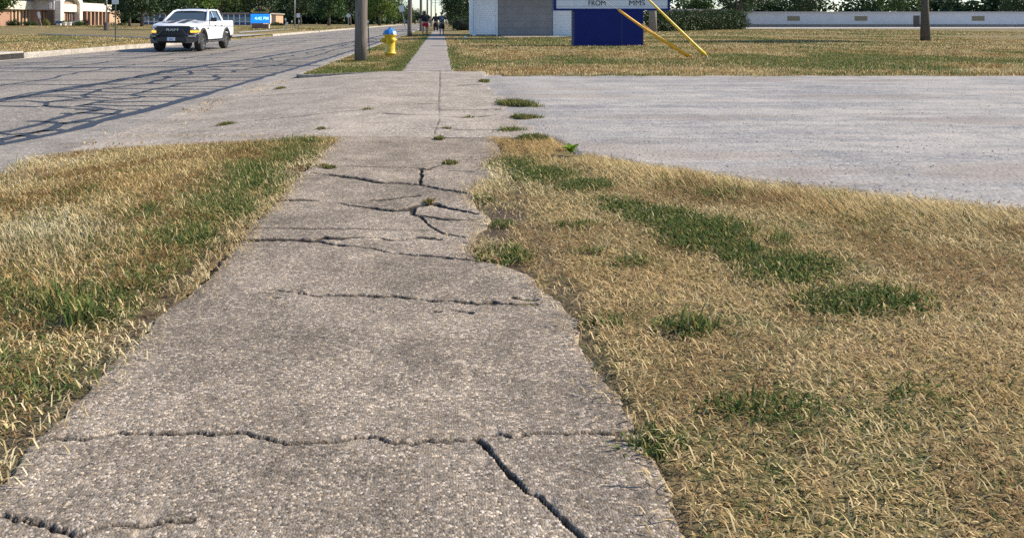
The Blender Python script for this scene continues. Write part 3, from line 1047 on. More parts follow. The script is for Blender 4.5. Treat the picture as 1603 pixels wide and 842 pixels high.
gm = lambda x, y: .75 * np.exp(-((x + .95) / .35) ** 2) * (y < 60) + .3 * np.exp(-((x + 2.95) / .25) ** 2)
lawn(-3.12, -.86, DY1 + .05, 30, 1500, 121, .12, .05, .009, lambda x, y: x > -3.12 + np.clip(DY1 + .3 - y, 0, .3) * 1.5, gm)
lawn(-3.12, -.9, 30, 75, 330, 122, .15, .05, .02, None, gm)
gr_ = lambda x, y: .8 * np.exp(-((x - .35) / .3) ** 2) * (y < 45) + .5 * np.exp(-(((x - 4.3) / 1.2) ** 2 + ((y - 15.6) / .35) ** 2)) + .55 * np.exp(-((y - 20.5 - .06 * x) / 1.6) ** 2) - .7 * np.exp(-((y - 17.0) / .8) ** 2)
lawn(.24, 24, 15.0, 30, 300, 123, .12, .055, .014, lambda x, y: (y > np.where(x < .95, DY1 - .0, 15.45 + (fbm(x * 1.1, x * 0 + 3, 195) - .5) * 1.1 + (fbm(x * 6, x * 0, 196) - .5) * .5)), gr_)
lawn(.3, 36, 30, 60, 65, 124, .10, .055, .03, lambda x, y: ~((x > 2.3) & (y > 56.5)))
lawn(2, 60, 60, 110, 12, 125, .10, .07, .07, lambda x, y: ~((x < 14) & (y < 70)))
lawn(-34, XL - .22, 20, 60, 46, 126, .10, .06, .03, lambda x, y: ~((np.abs(y - (62 + (x + 24) * -.6)) < 8) & (y > 46)))
lawn(-75, XL - .3, 60, 150, 7, 127, .06, .08, .09, lambda x, y: y > 95 + (x + 24) * -.55)

# dry leaf crumbs washed along the gutter
n = 900
y = 6.6 + 9.6 * RNG.random(n) ** 1.4
x = -3.66 + .42 * RNG.random(n) ** 2 + .1 * RNG.normal(size=n)
kk = (fbm(x * 3, y * 1.2, 191) > .5); x, y = x[kk], y[kk]; n = len(x)
blades("leaf_litter", x, y, drive_z(x) + .004, .02 + .035 * RNG.random(n), .008 + .01 * RNG.random(n), np.full(n, 1.5), np.full(n, .04))

# tufts growing in the joints of the drive, each its own
TUFT = "tufts of green growing in the drive"


def tuft(px, py, rpx, n, label, h=.045, green=.82, dens=1.0):
    x0, y0 = P(px, py)
    zz = float(drive_z(np.array(x0)))
    rx = rpx * y0 / F
    ryy = min(rx * 1.2, .5)
    a = RNG.random(n) * 6.283; rr = np.sqrt(RNG.random(n))
    kc = RNG.integers(0, max(1, int(rpx / 3)), n)
    ca_ = RNG.random(99) * 6.283; cr_ = np.sqrt(RNG.random(99)) * .85
    rr = rr * (.45 + 1.0 * vnoise(np.cos(a) * 2 + px, np.sin(a) * 2 + py, 181)) * (1 + .1 * RNG.normal(size=n))
    X = np.cos(a) * rr * rx; Y = np.sin(a) * rr * ryy
    if rpx > 10:
        X = np.cos(ca_[kc]) * cr_[kc] * rx * .8 + X * .55; Y = np.sin(ca_[kc]) * cr_[kc] * ryy * .8 + Y * .5
    Y = Y - X * .55 * (rpx > 28)
    o = blades("grass_tuft", X, Y, 0 * X - .004, h * (.5 + .8 * RNG.random(n)), (.005 + .004 * RNG.random(n)), np.clip(RNG.normal(.9, .35, n), .1, 1.5), np.full(n, green), label_kind=None)
    o.location = (x0, y0, zz)
    tag(o, label, "grass tuft", TUFT)
    return o


tuft(812, 164, 30, 2600, "broad mat of green weeds where the drive meets the gravel, the largest patch there", .075)
tuft(823, 185, 22, 900, "flat green tuft just in front of the broad weed mat on the gravel edge", .05, .8)
tuft(836, 217, 24, 1000, "green tuft at the front corner of the gravel beside the dry grass", .05, .85)
tuft(800, 204, 26, 420, "thin line of grass in a drive joint near the gravel edge", .03, .8)
tuft(355, 182, 14, 420, "lone dark green tuft on the left half of the concrete drive", .04)
tuft(503, 202, 9, 170, "small tuft on the drive just behind the left grass verge", .03)
tuft(687, 218, 9, 320, "bright tuft at the near end of the long drive joint", .035)
tuft(700, 202, 8, 120, "small tuft just right of the long drive joint", .025)
tuft(575, 171, 9, 110, "faint tuft in a hairline crack across the middle of the drive", .025)
tuft(758, 128, 9, 420, "tuft at the far right corner of the drive below the lawn", .06, .75)
tuft(436, 127, 12, 320, "dry green tuft in the gutter near the kerb end", .05, .7)
tuft(735, 184, 14, 130, "low weeds in the cross joint right of the long joint", .02, .75)
tuft(708, 255, 13, 420, "tuft in the branching crack of the near sidewalk", .022, .75)
tuft(510, 262, 16, 420, "grass blades in the sidewalk joint at the left grass edge", .025, .7)
tuft(672, 316, 9, 160, "tiny pale tuft in the shattered middle of the sidewalk", .018, .6)

# broad leaved weed, lime green, at the gravel edge
x0, y0 = P(893, 243)
wd = empty("leafy_weed", "lime green broad leaved weed at the edge of the gravel", "weed", (x0, y0, .035))
wd.scale = (1.35, 1.35, 1.35)
M_LIME = leafmat("lime_leaf", (.30, .46, .06), .25, .35)
for k in range(20):
    a = k * 2.4 + random.uniform(-.2, .2); L_ = random.uniform(.03, .062); up = random.uniform(.45, 1.5)
    m = MB()
    vs = []
    for t in np.linspace(0, 1, 6):
        wdt = .017 * math.sin(math.pi * min(1, .12 + t * .88)) + .001
        hx, hz = L_ * t, L_ * up * t - .03 * t * t
        for sg in (-1, 0, 1):
            vs.append((math.cos(a) * hx - math.sin(a) * wdt * sg, math.sin(a) * hx + math.cos(a) * wdt * sg, hz + .006 * abs(sg)))
    m.add(vs, [(3 * i_ + j, 3 * i_ + j + 1, 3 * i_ + 4 + j, 3 * i_ + 3 + j) for i_ in range(5) for j in range(2)], True)
    m.build("leaf", M_LIME, wd)

# coarse grass clumps standing out of the left verge
for (px, py, nb, L_, lab) in ((135, 488, 70, .12, "coarse dark green grass clump low in the left verge"), (232, 440, 26, .10, "upright green grass clump between the coarse clump and the sidewalk"),
                              (90, 462, 34, .15, "long bladed green clump leaning left in the left verge"), (425, 300, 40, .08, "lush green clump on the left verge beside the sidewalk"),
                              (1075, 505, 34, .085, "green clump standing in the dry grass at the right"), (1225, 372, 40, .09, "tall straw and green clump past the green band on the right")):
    x0, y0 = P(px, py + 6)
    a = RNG.normal(0, 1, (nb, 2)) * .035
    o = blades("grass_clump", a[:, 0], a[:, 1], 0 * a[:, 0] - .004, L_ * (.5 + .7 * RNG.random(nb)), .005 + .004 * RNG.random(nb), np.clip(RNG.normal(.7, .35, nb), .1, 1.4), np.full(nb, .95), label_kind=None)
    o.location = (x0, y0, float(verge_z(np.array(x0), np.array(y0))))
    tag(o, lab, "grass clump", "coarse clumps standing out of the verges")


# ------------------------------------------------------------------ street furniture
M_WOOD, nt, b, _ = newmat("weathered_pole_wood")
v = coords(nt, (1, 1, .05))
n1 = noise_n(nt, v, 38, 6, .7)
nt.links.new(ramp(nt, n1, [(.25, (.045, .037, .03)), (.5, (.155, .13, .105)), (.75, (.27, .235, .195))]), b.inputs['Base Color'])
b.inputs['Roughness'].default_value = .95
bump(nt, b, n1, .9, .012)
M_GALV = plain("galvanised_steel", (.42, .43, .43), .45, .7, .2, 12)
M_GREENPOST = plain("green_post_steel", (.10, .115, .095), .6, .3, .3, 10)
M_SIGNBACK = plain("sign_aluminium", (.58, .60, .62), .4, .4, .06)
M_WHITE = plain("white_paint", (.80, .80, .78), .5, var=.05)
M_BLACK = plain("black_plastic", (.016, .016, .017), .5, var=.3)
M_WIRE = plain("wire_steel", (.22, .22, .22), .5, .6)
M_CABLE = plain("black_cable", (.03, .03, .03), .6)


def utility_pole(x, y, h, r, label, crossarms=(), lean=(0, 0), transformer=False):
    t = empty("utility_pole", label, "utility pole", (x, y, -.12), group="wooden utility poles along the sidewalk")
    n = 14
    pts = [(lean[0] * k / n, lean[1] * k / n, h * k / n) for k in range(n + 1)]
    MB().tube(pts, [r * (1.03 - .30 * k / n) * (1 + random.uniform(-.012, .012)) for k in range(n + 1)], 18).build("shaft", M_WOOD, t)
    for z in crossarms:
        q = z / h
        m = MB().box(-1.2 + lean[0] * q, 1.2 + lean[0] * q, -r - .12, -r, z - .06, z + .06, .01)
        m.build("crossarm", M_WOOD, t)
        for dx in (-1.1, -.5, .5, 1.1):
            MB().lathe([(.03, 0), (.055, .03), (.03, .06), (.05, .09), (.02, .13)], 8, Matrix.Translation((dx + lean[0] * q, -r - .06, z + .06))).build("insulator", M_SIGNBACK, t)
    if transformer:
        MB().lathe([(.02, 0), (.24, .02), (.25, .8), (.2, .86), (.05, .9)], 14, Matrix.Translation((.42, 0, h - 2.6))).build("transformer", M_GALV, t)
    return t


p1 = utility_pole(-2.34, 22.4, 10.6, .183, "thick weathered utility pole nearest the camera, left of the yellow hydrant", (9.9,), (.12, 0))
p2 = utility_pole(-2.34, 57.5, 10.4, .17, "second utility pole, behind the hydrant at the sidewalk's left", (9.7,), (.1, 0))
far_poles = [(659, 93, "third utility pole, rising behind the walker in red shorts"), (669, 133, "grey utility pole between the walkers, fourth from the camera"), (675, 185, "dark utility pole with a transformer near its top"),
             (681.5, 290, "farthest utility pole with two crossarms against the sky")]
for i, (px, yy, lab) in enumerate(far_poles):
    utility_pole((px - CX) * yy / F, yy, [10.2, 10, 10, 9.6][i], .17, lab, [(9.6,), (9.4,), (9.3, 8.2), (9.2, 8.3)][i], (0, 0), i == 2)
POLES = [(-2.22, 22.4)] + [(-2.24, 57.5)] + [((px - CX) * yy / F, yy) for px, yy, _ in far_poles]
for k, (dx, z, sag, nm) in enumerate(((-1.1, 10.0, .5, "overhead wire carried on the left end of the crossarms"), (1.1, 10.0, .5, "overhead wire carried on the right end of the crossarms"), (-.15, 7.2, .6, "thick low communication cable strung from pole to pole"), (-.15, 6.5, .7, "lowest cable strung from pole to pole"))):
    pts = []
    pl = [(-2.2, -14.0)] + POLES + [(-1.9, 420)]
    for (xa, ya), (xb, yb) in zip(pl[:-1], pl[1:]):
        for j in range(10):
            t = j / 10
            pts.append((xa + (xb - xa) * t + dx, ya + (yb - ya) * t - .2, z - .25 * (ya > 50) - sag * 4 * t * (1 - t)))
    tag(MB().tube(pts, .012 if k < 2 else .02, 5).build("overhead_wire", M_CABLE), nm, "wire", "overhead wires between the poles")

# two guy wires of the near pole, with their yellow guards
M_YGUARD = plain("yellow_guard_plastic", (.74, .52, .045), .45, var=.14, scale=9)
M_OGUARD = plain("orange_yellow_guard_plastic", (.80, .40, .012), .45, var=.12, scale=9)


def guy(ax, az, sl, glen, mat, label, lab_w, r0, thin=True):
    y = 22.4
    tx = -2.28
    tz = az + (ax - tx) * sl
    d = Vector((tx - ax, 0, tz - az)).normalized()
    a = Vector((ax, y, az))
    g = empty("guy_wire", lab_w, "guy wire", (ax, y, 0), group="guy wires of the near pole")
    MB().tube([(0, 0, az), (tx - ax, 0, tz)], .008, 6).build("strand", M_WIRE, g)
    rod = MB().tube([(.12, 0, -.25), (0, 0, az), (-d.x * -.0, 0, az + .02)], .014, 8)
    rod.build("anchor_rod", M_GALV, g)
    t = empty("guy_guard", label, "guy guard", (ax, y, 0), group="yellow plastic guards on the guy wires")
    s0 = .12
    n = 12
    pts, rad = [], []
    for k in range(n + 1):
        q = k / n
        p = d * (s0 + (glen - s0) * q)
        sag = -.05 * math.sin(math.pi * q) if thin else 0
        pts.append((p.x, -.02, az + p.z + sag)); rad.append(r0 * (1.0 - .38 * min(1, q * 1.3)))
    rad[0] *= 1.25
    MB().tube(pts, rad, 12).build("sleeve", mat, t)
    # split flared mouth at the bottom
    for sg in (-1, 1):
        MB().tube([(pts[1][0], sg * .03, pts[1][2]), (pts[0][0] - d.x * .10, sg * .05, pts[0][2] - d.z * .07 + .04 * (sg > 0))], [r0 * .7, r0 * .45], 8).build("flared_end", mat, t)
    if thin:
        MB().tube([(pts[k][0], -.03, pts[k][2] + r0 * 1.0 + .02 * math.sin(k)) for k in range(2, 9)], .014, 6).build("loose_edge", mat, t)
    return t


guy(7.33, .04, .652, 2.55, M_OGUARD, "orange yellow guy guard, lower of the two, crossing the blue sign base", "lower guy wire running from the grass up to the near pole", .058)
guy(7.78, .06, .975, 2.75, M_YGUARD, "pale yellow guy guard, steeper of the two, right of the sign base", "upper guy wire running from the grass up to the near pole top", .05, False)
MB_ = MB().tube([(7.74, 22.38, .06), (-2.28, 22.38, 7.9)], .007, 5)
tag(MB_.build("guy_wire", M_WIRE), "bare thin guy strand between the two yellow guards", "guy wire", "guy wires of the near pole")

# fire hydrant
M_HYD = plain("hydrant_yellow", (.68, .45, .02), .42, var=.2, scale=14, coat=.3)
M_HBLUE = plain("hydrant_blue", (.035, .19, .45), .4, var=.22, scale=14, coat=.3)
M_RUST = plain("rusty_iron", (.10, .055, .03), .85, var=.4, scale=30)
hy = empty("fire_hydrant", "yellow fire hydrant with a blue bonnet on the grass strip", "fire hydrant", (-1.66, 25.1, -.045), R(12))
MB().lathe([(.165, 0), (.165, .08), (.20, .085), (.205, .12), (.18, .135), (.168, .16), (.166, .40), (.172, .62), (.185, .64), (.195, .66), (.195, .70)], 28).build("barrel", M_HYD, hy)
MB().lathe([(.20, .665), (.225, .68), (.228, .72), (.20, .725)], 28).build("flange", M_HYD, hy)
bn = MB().lathe([(.238, .722), (.242, .745), (.232, .765), (.205, .815), (.165, .86), (.11, .893), (.06, .905), (.055, .93), (.035, .935)], 10, smooth=False).build("bonnet", M_HBLUE, hy)
MB().lathe([(.03, .93), (.028, .97)], 5, smooth=False).build("operating_nut", M_HBLUE, bn)
Mx = lambda a, z: Matrix.Translation((0, 0, z)) @ Matrix.Rotation(a, 4, 'Z') @ Matrix.Rotation(R(90), 4, 'Y')
for a, L_, r_ in ((R(-72), .20, .072), (R(180), .25, .075), (R(20), .18, .055)):
    nz = MB().lathe([(r_, .10), (r_, L_ - .03), (r_ * 1.15, L_ - .025), (r_ * 1.15, L_)], 16, Mx(a, .53)).build("nozzle", M_HYD, hy)
    MB().lathe([(r_ * 1.08, L_), (r_ * 1.08, L_ + .035), (r_ * .6, L_ + .05), (.022, L_ + .052), (.022, L_ + .085)], 8, Mx(a, .53), False).build("cap", M_HYD, nz)
for k in range(8):
    a = k * R(45)
    MB().lathe([(.014, .10), (.014, .15)], 6, Matrix.Translation((.185 * math.cos(a), .185 * math.sin(a), -.015)), False).build("bolt", M_RUST, hy)
MB().lathe([(.15, -.05), (.15, .03)], 20).build("stub", M_RUST, hy)

# leaning steel marker post beside the near pole
pt = empty("marker_post", "thin leaning green steel post just right of the near pole", "post", (-2.55, 27.4, -.07))
MB().box(-.02, .02, -.015, .015, -.02, 1.24, .004, Matrix.Rotation(R(-2.5), 4, 'Y')).build("post", M_GREENPOST, pt)
MB().box(-.035, .035, -.022, -.016, 1.12, 1.2, .01, Matrix.Rotation(R(-2.5), 4, 'Y')).build("reflector", M_SIGNBACK, pt)


def sign_post(x, y, h, plate, pw, ph, label, diamond=False, tilt=0.0, z0=0.0, roty=0.0, post=M_GALV, prior=.03):
    t = empty("sign_post", label, "road sign", (x, y, z0 - .02), roty)
    Mt = Matrix.Rotation(R(tilt), 4, 'Y')
    MB().box(-prior, prior, -prior * .7, prior * .7, 0, h, .004, Mt).build("post", post, t)
    m = MB()
    c = h - ph / 2 + .02
    Mp = Mt @ Matrix.Translation((0, -.03, c)) @ Matrix.Rotation(R(45 if diamond else 0), 4, 'Y')
    m.box(-pw / 2, pw / 2, -.004, .004, -ph / 2, ph / 2, .003, Mp)
    m.build("plate", plate, t)
    for dz in (-.25, .25):
        MB().lathe([(.012, 0), (.012, .012)], 6, Mt @ Matrix.Translation((0, -.034, c + dz * ph)) @ Matrix.Rotation(R(90), 4, 'X')).build("bolt", post, t)
    return t


zl = lambda x: max(0, (XL - x) * .0047)
sign_post(-17.4, 41, 2.62, M_SIGNBACK, .36, .62, "back of a grey sign on a tall post before the school lawn", z0=zl(-17.4), post=M_GREENPOST)
sign_post(-17.1, 92, 2.05, M_SIGNBACK, .44, .5, "small white sign on a post past the school name board", z0=zl(-17.1), post=M_GREENPOST)
sign_post(-19.3, 160, 2.65, M_SIGNBACK, .78, .78, "diamond sign seen from behind at the far left verge", True, z0=zl(-19.3), prior=.05)
ln = sign_post(-3.42, 76, 2.72, M_SIGNBACK, .50, .62, "white sign on a leaning post at the near kerb behind the second pole", tilt=-11, z0=0)
for px, yy, hh in ((447, 140, 1.6), (449.5, 120, .95), (457, 150, 1.2), (468, 135, 1.3)):
    sign_post((px - CX) * yy / F, yy, hh, M_WHITE, .28, .4, {447: "tallest small white sign beside the tan brick end wall", 449.5: "low white sign nearest the road, by the tan end wall", 457: "small white sign left of the tall thin lamp mast", 468: "small white sign right of the tall thin lamp mast"}[px], z0=zl((px - CX) * yy / F), prior=.035)

# lamp posts of the school
M_BRICKD = brickmat("dark_brick", (.16, .075, .05), (.22, .10, .065), (.25, .22, .2))


def lamp_post(px, yy, h, label, base=True, r=.085):
    x = (px - CX) * yy / F
    t = empty("lamp_post", label, "lamp post", (x, yy, zl(x)))
    if base:
        MB().lathe([(.34, 0), (.34, .08), (.29, .10), (.27, .85), (.2, .9)], 14).build("base", plain("brown_base", (.06, .045, .04), .8, var=.3), t)
    MB().tube([(0, 0, .05), (0, 0, h * .5), (0, 0, h)], [r, r * .8, r * .6], 12).build("shaft", M_GALV, t)
    MB().tube([(0, 0, h - .05), (.5, -.3, h + .12), (.9, -.55, h + .14)], .03, 8).build("arm", M_GALV, t)
    MB().box(.75, 1.35, -.75, -.45, h + .08, h + .2, .03).build("lamp_head", M_GALV, t)
    return t


lamp_post(167, 85, 8, "light grey lamp post on a stout brown base on the school lawn")
lamp_post(461.5, 150, 10, "tall thin lamp mast right of the school name board", False, .14)

# ------------------------------------------------------------------ changeable letter sign
M_BLUE = plain("sign_blue", (.004, .014, .125), .5, var=.12, scale=2, spec=.2)
M_BLUED = plain("sign_blue_seam", (.008, .018, .10), .6)
M_FACE = plain("sign_face_white", (.64, .66, .68), .4, var=.05, scale=3)
M_TRACK = plain("letter_track", (.30, .33, .37), .4)
M_LET = plain("letter_black", (.012, .012, .014), .5)
SY = 34.7
sg = empty("letter_board_sign", "big white letter board on a dark blue box base on the dry lawn", "sign", (0, SY, 0))
MB().box(6.02, 9.18, 0, .62, -.05, 1.585, .006).build("base", M_BLUE, sg)
for sx in (6.03, 8.16, 9.12):
    MB().box(sx, sx + .05, -.012, -.0005, .0, 1.58).build("seam", M_BLUED, sg)
MB().box(6.0, 9.2, -.03, .65, -.05, .05, .005).build("footing", M_BLUED, sg)
fz0, fz1 = 1.59, 4.1
MB().box(5.13, 10.38, .06, .56, fz0, fz1, .01).build("cabinet", M_BLUE, sg)
fr = MB()
fr.box(5.13, 10.38, .0, .058, fz0, fz0 + .085).box(5.13, 10.38, .0, .058, fz1 - .085, fz1).box(5.13, 5.225, .0, .058, fz0 + .087, fz1 - .087).box(10.285, 10.38, .0, .058, fz0 + .087, fz1 - .087)
fr.build("frame", M_BLUE, sg)
MB().box(5.227, 10.283, .03, .055, fz0 + .087, fz1 - .087).build("face_panel", M_FACE, sg)
tr = MB()
for z in (1.76, 1.79, 2.055, 2.09, 2.375, 2.41, 2.69, 2.73, 3.01, 3.05, 3.33, 3.37):
    tr.box(5.23, 10.28, .024, .0295, z - .004, z + .004)
tr.build("letter_tracks", M_TRACK, sg)
for body, px0, px1, z in (("FROM", 921.5, 948, 1.915), ("MMS", 985, 1009.5, 1.925), ("FOR", 890, 909, 2.24), ("YOUR", 930, 953, 2.24)):
    o = text_obj("lettering", body, .345, M_LET, sg, (((px0 + px1) / 2 - CX) * SY / F, .018, z), (R(90), R(-1), 0), .004, bold=-.0005)
    wd_ = max(c[0] for c in o.bound_box) - min(c[0] for c in o.bound_box)
    o.scale = ((px1 - px0) * SY / F / wd_, 1, 1)

# ------------------------------------------------------------------ garage house
M_SIDE = plain("white_siding", (.80, .82, .84), .5, var=.07, scale=.9)
M_TRIM = plain("white_trim", (.70, .73, .76), .45, var=.04)
M_DOOR = plain("grey_garage_door", (.25, .235, .23), .55, var=.12, scale=1.1)
M_ROOF = plain("dark_shingles", (.09, .085, .08), .95, var=.4, scale=14)
HY = 57.3
hx = lambda px: (px - CX) * HY / F
ho = empty("garage_house", "white lap sided house with a grey garage door facing the gravel", "house", (0, HY, 0))
hx0, hx1, d0, d1, hz = hx(742), 13.4, hx(779.5), hx(865.5), 3.35


def lap_wall(x0, x1, z0, z1, y=0.0, pitch=.158):
    m = MB(); z = z0
    while z < z1 - .05:
        zt = min(z + pitch - .028, z1)
        m.box(x0, x1, y - .034, y - .004, z, zt)
        z += pitch
    return m


MB().box(hx0, hx1, .0, 10, -.1, hz).build("wall", M_SIDE, ho)
lap_wall(hx0 + .13, d0 - .16, .12, hz, -.002).build("siding", M_SIDE, ho)
lap_wall(d1 + .16, hx1 - .1, .12, hz, -.002).build("siding", M_SIDE, ho)
lap_wall(d0 - .16, d1 + .16, 2.95, hz, -.002).build("siding", M_SIDE, ho)
for xa, xb in ((hx0 - .02, hx0 + .13), (d0 - .16, d0 - .02), (d1 + .02, d1 + .16), (hx1 - .1, hx1 + .02)):
    MB().box(xa, xb, -.075, -.003, .02, hz if (xa < hx0 or xb > hx1) else 2.95, .005).build("trim_board", M_TRIM, ho)
MB().box(hx0, d0 - .02, -.03, -.002, -.05, .115).build("foundation", M_GUT, ho)
MB().box(d0 - .02, d1 + .02, -.05, -.003, 2.80, 2.949, .005).build("door_header", M_TRIM, ho)
gd = MB()
gd.box(d0 - .015, d1 + .015, -.010, -.0015, .02, 2.79)
gd.build("garage_door", M_DOOR, ho)
pan = MB()
for r_ in range(5):
    for c_ in range(8):
        px0_ = d0 + .1 + c_ * (d1 - d0 - .1) / 8
        pan.box(px0_, px0_ + (d1 - d0 - .1) / 8 - .1, -.02, -.0115, .10 + r_ * .54, .10 + r_ * .54 + .40, .004)
pan.build("door_panels", M_DOOR, ho)
gj = MB()
for r_ in range(1, 5):
    gj.box(d0, d1, -.013, -.0105, .02 + r_ * .54, .035 + r_ * .54)
gj.build("door_joints", plain("door_joint", (.13, .125, .12), .8), ho)
MB().box(d0, d1, -.025, -.012, .02, .06).build("door_seal", M_BLACK, ho)
rf = MB()
rf.prism([(hx0 - .5, hz + .0), (hx1 + .5, hz), ((hx0 + hx1) / 2, hz + 3.0)], -.55, 10.5)
rf.build("roof", M_ROOF, ho)
MB().box(hx0 - .5, hx1 + .5, -.62, -.56, hz - .14, hz + .02, .005).build("fascia_board", M_TRIM, ho)
MB().tube([(hx0 - .12, .25, hz - .1), (hx0 - .06, .25, 2.7), (hx0 - .06, .25, .3), (hx0 - .25, .22, .12)], .045, 8).build("downspout", M_TRIM, ho)
MB().box(hx0 - .055, hx0 - .003, .25, .5, .9, 2.1, .02).build("meter_box", M_GALV, ho)
ap = MB().prism([(hx(781), HY - .06), (hx(866), HY - .06), (hx(877), HY - 3.9), (hx(784), HY - 3.9)], -.05, .03, 'z')
tag(ap.build("garage_apron", M_PALE), kind="structure")
tag(MB().lathe([(.02, 0), (.075, .03), (.08, .08), (.06, .14), (.01, .16)], 12, Matrix.Translation((1.52, 47.5, .03))).build("foam_cup", M_WHITE), "small white scrap lying on the lawn in front of the house corner", "litter")

# ------------------------------------------------------------------ school
M_CREAM = plain("cream_panel", (.66, .60, .50), .6, var=.05, scale=.5)
M_TAN = brickmat("tan_brick", (.44, .27, .15), (.52, .33, .19), (.45, .38, .3), .3, .1)
M_REDB = brickmat("red_brick", (.30, .15, .095), (.37, .19, .115), (.4, .34, .28), .3, .1)
M_GLZ = glassmat("dark_glazing", (.018, .018, .022), .1)
M_BROWN = plain("brown_metal", (.07, .05, .04), .5)
M_BROOF = plain("blue_metal_roof", (.07, .22, .46), .45, .2, .1)
M_GREYP = plain("grey_panel", (.46, .43, .41), .6, var=.06)
sc = empty("school_building", "long single storey brick school with cream bands and a blue roof over its entrance", "school", (0, 0, .27))
X1, X2, X3 = -80.5, -75.5, -76.5
# left wing: plane x = X1 facing the road
MB().box(X1 - 25, X1, 118, 150, -.5, 3.1).build("left_wing", M_REDB, sc)
m = MB()
for k in range(5):
    yy = 143.9 + k * 1.22
    m.box(X1 + .002, X1 + .06, yy, yy + .62, .35, 3.05)
m.build("window_slots", M_GLZ, sc)
for k in range(6):
    yy = 143.9 + k * 1.22 - .6
    MB().box(X1 + .002, X1 + .28, yy + .03, yy + .55, .1, 3.09, .01).build("brick_fin", M_TAN, sc)
MB().prism([(X1 - 24, 3.1), (X1 + .75, 3.1), (X1 + .95, 4.72), (X1 - 24, 4.72)], 118, 149.6, 'y').build("fascia", M_CREAM, sc)
# entrance block
MB().box(X2 - 22, X2 - .02, 150, 159.5, -.5, 3.1).build("entrance_block", M_REDB, sc)
MB().box(-77.95, X2 - .3, 149.93, 149.998, .0, 2.95).build("dark_recess", M_BROWN, sc)
MB().box(-78.2, -77.0, 149.90, 149.928, .05, 2.9).build("entrance_glass", M_GLZ, sc)
MB().box(X1 + .6, X2 + .0, 149.6, 159.4, 3.102, 4.95).build("entrance_fascia", M_GREYP, sc)  # shaded face of the cream band, its shade put into the grey
MB().box(-76.35, -75.9, 149.5, 149.598, 3.3, 4.55, .01).build("white_panel", M_WHITE, sc)
MB().prism([(X1 - 3, 4.96), (X2 + .15, 4.96), (X2 - 4.5, 8.6), (X1 - 3, 8.6)], 147.5, 159.0, 'y').build("blue_roof", M_BROOF, sc)
# portal with its arch: outline in (y, z), on the plane x = X2
ya, yb = 150.0, 159.3
arch = [(ya, -.1), (ya + 1.3, -.1), (ya + 1.3, 4.4)]
for k in range(9):
    t = math.pi * k / 8
    arch.append(((ya + yb) / 2 - (4.65 - 1.3) * math.cos(t), 4.4 + 1.15 * math.sin(t)))
arch += [(yb - 1.3, 4.4), (yb - 1.3, -.1), (yb, -.1), (yb, 4.9), (yb - 1.4, 6.6), (ya + 1.4, 6.6), (ya, 4.9)]
MB().prism(arch, X2, X2 + 1.1, 'x').build("portal", M_CREAM, sc)
MB().box(X2 - .0, X2 + .5, ya + 1.302, yb - 1.302, 2.75, 4.3).build("portal_panel", M_CREAM, sc)
MB().box(X2 + .002, X2 + .1, ya + 1.302, yb - 1.302, 4.302, 5.5).build("arch_soffit", plain("tan_soffit", (.30, .24, .18), .8), sc)
MB().box(X2 - .015, X2 + .06, ya + 1.302, ya + 4.0, 0, 2.74).build("brick_infill", M_TAN, sc)
for k in range(4):
    MB().box(X2 - .015, X2 + .05, ya + 4.1 + k * 1.0, ya + 4.72 + k * 1.0, .05, 2.74).build("entry_window", M_GLZ, sc)
# right wing
MB().box(X3 - 20, X3, 159.55, 176, -.5, 3.0).build("right_wing", M_TAN, sc)
MB().box(X3 - 20, X3 + .75, 159.55, 176.5, 3.002, 4.75).build("fascia", M_CREAM, sc)
for k in range(7):
    yy = 163.1 + k * 1.85
    MB().box(X3 + .002, X3 + .07, yy, yy + 1.1, .25, 2.98).build("window", M_GLZ, sc)
    MB().box(X3 + .002, X3 + .62, yy + 1.15, yy + 1.62, -.2, 3.0, .01).build("column", M_TAN if k % 2 else M_REDB, sc)
MB().box(X3 - 18, X3 - 1.2, 177, 186, -.5, 3.4).build("rear_block", M_TAN, sc)
# far classroom wing, facing this way, sky reflection painted as blue panes between white mullions
cw = empty("classroom_wing", "far classroom wing with panes tinted with reflected sky blue, white mullions and a tan brick end wall", "school", (0, 0, .17))
MB().box(-74, -44, 190, 214, -.5, 2.75).build("wall", M_TAN, cw)
MB().box(-73.9, -47.0, 189.93, 189.998, .1, 2.6).build("sky_blue_panes", plain("sky_blue_pane", (.05, .10, .20), .35), cw)
MB().box(-73.9, -47.0, 189.90, 189.928, .95, 2.0).build("glazing", plain("sky_grey_glazing", (.20, .27, .32), .15), cw)  # reflected sky put into the grey blue base colour
for k in range(20):
    MB().box(-73.9 + k * 1.41, -73.9 + k * 1.41 + .22, 189.8, 189.898, -.1, 2.7).build("mullion", M_WHITE, cw)
MB().box(-73.9, -47.0, 189.82, 189.897, .78, .92).build("sill", M_WHITE, cw)
MB().box(-75, -43.6, 189.5, 214.4, 2.752, 3.1).build("roof_edge", plain("roof_edge_tan", (.3, .25, .2), .7), cw)
MB().box(-43.99, -43.9, 199.5, 204, -.2, 2.75).build("brown_strip", M_BROWN, cw)

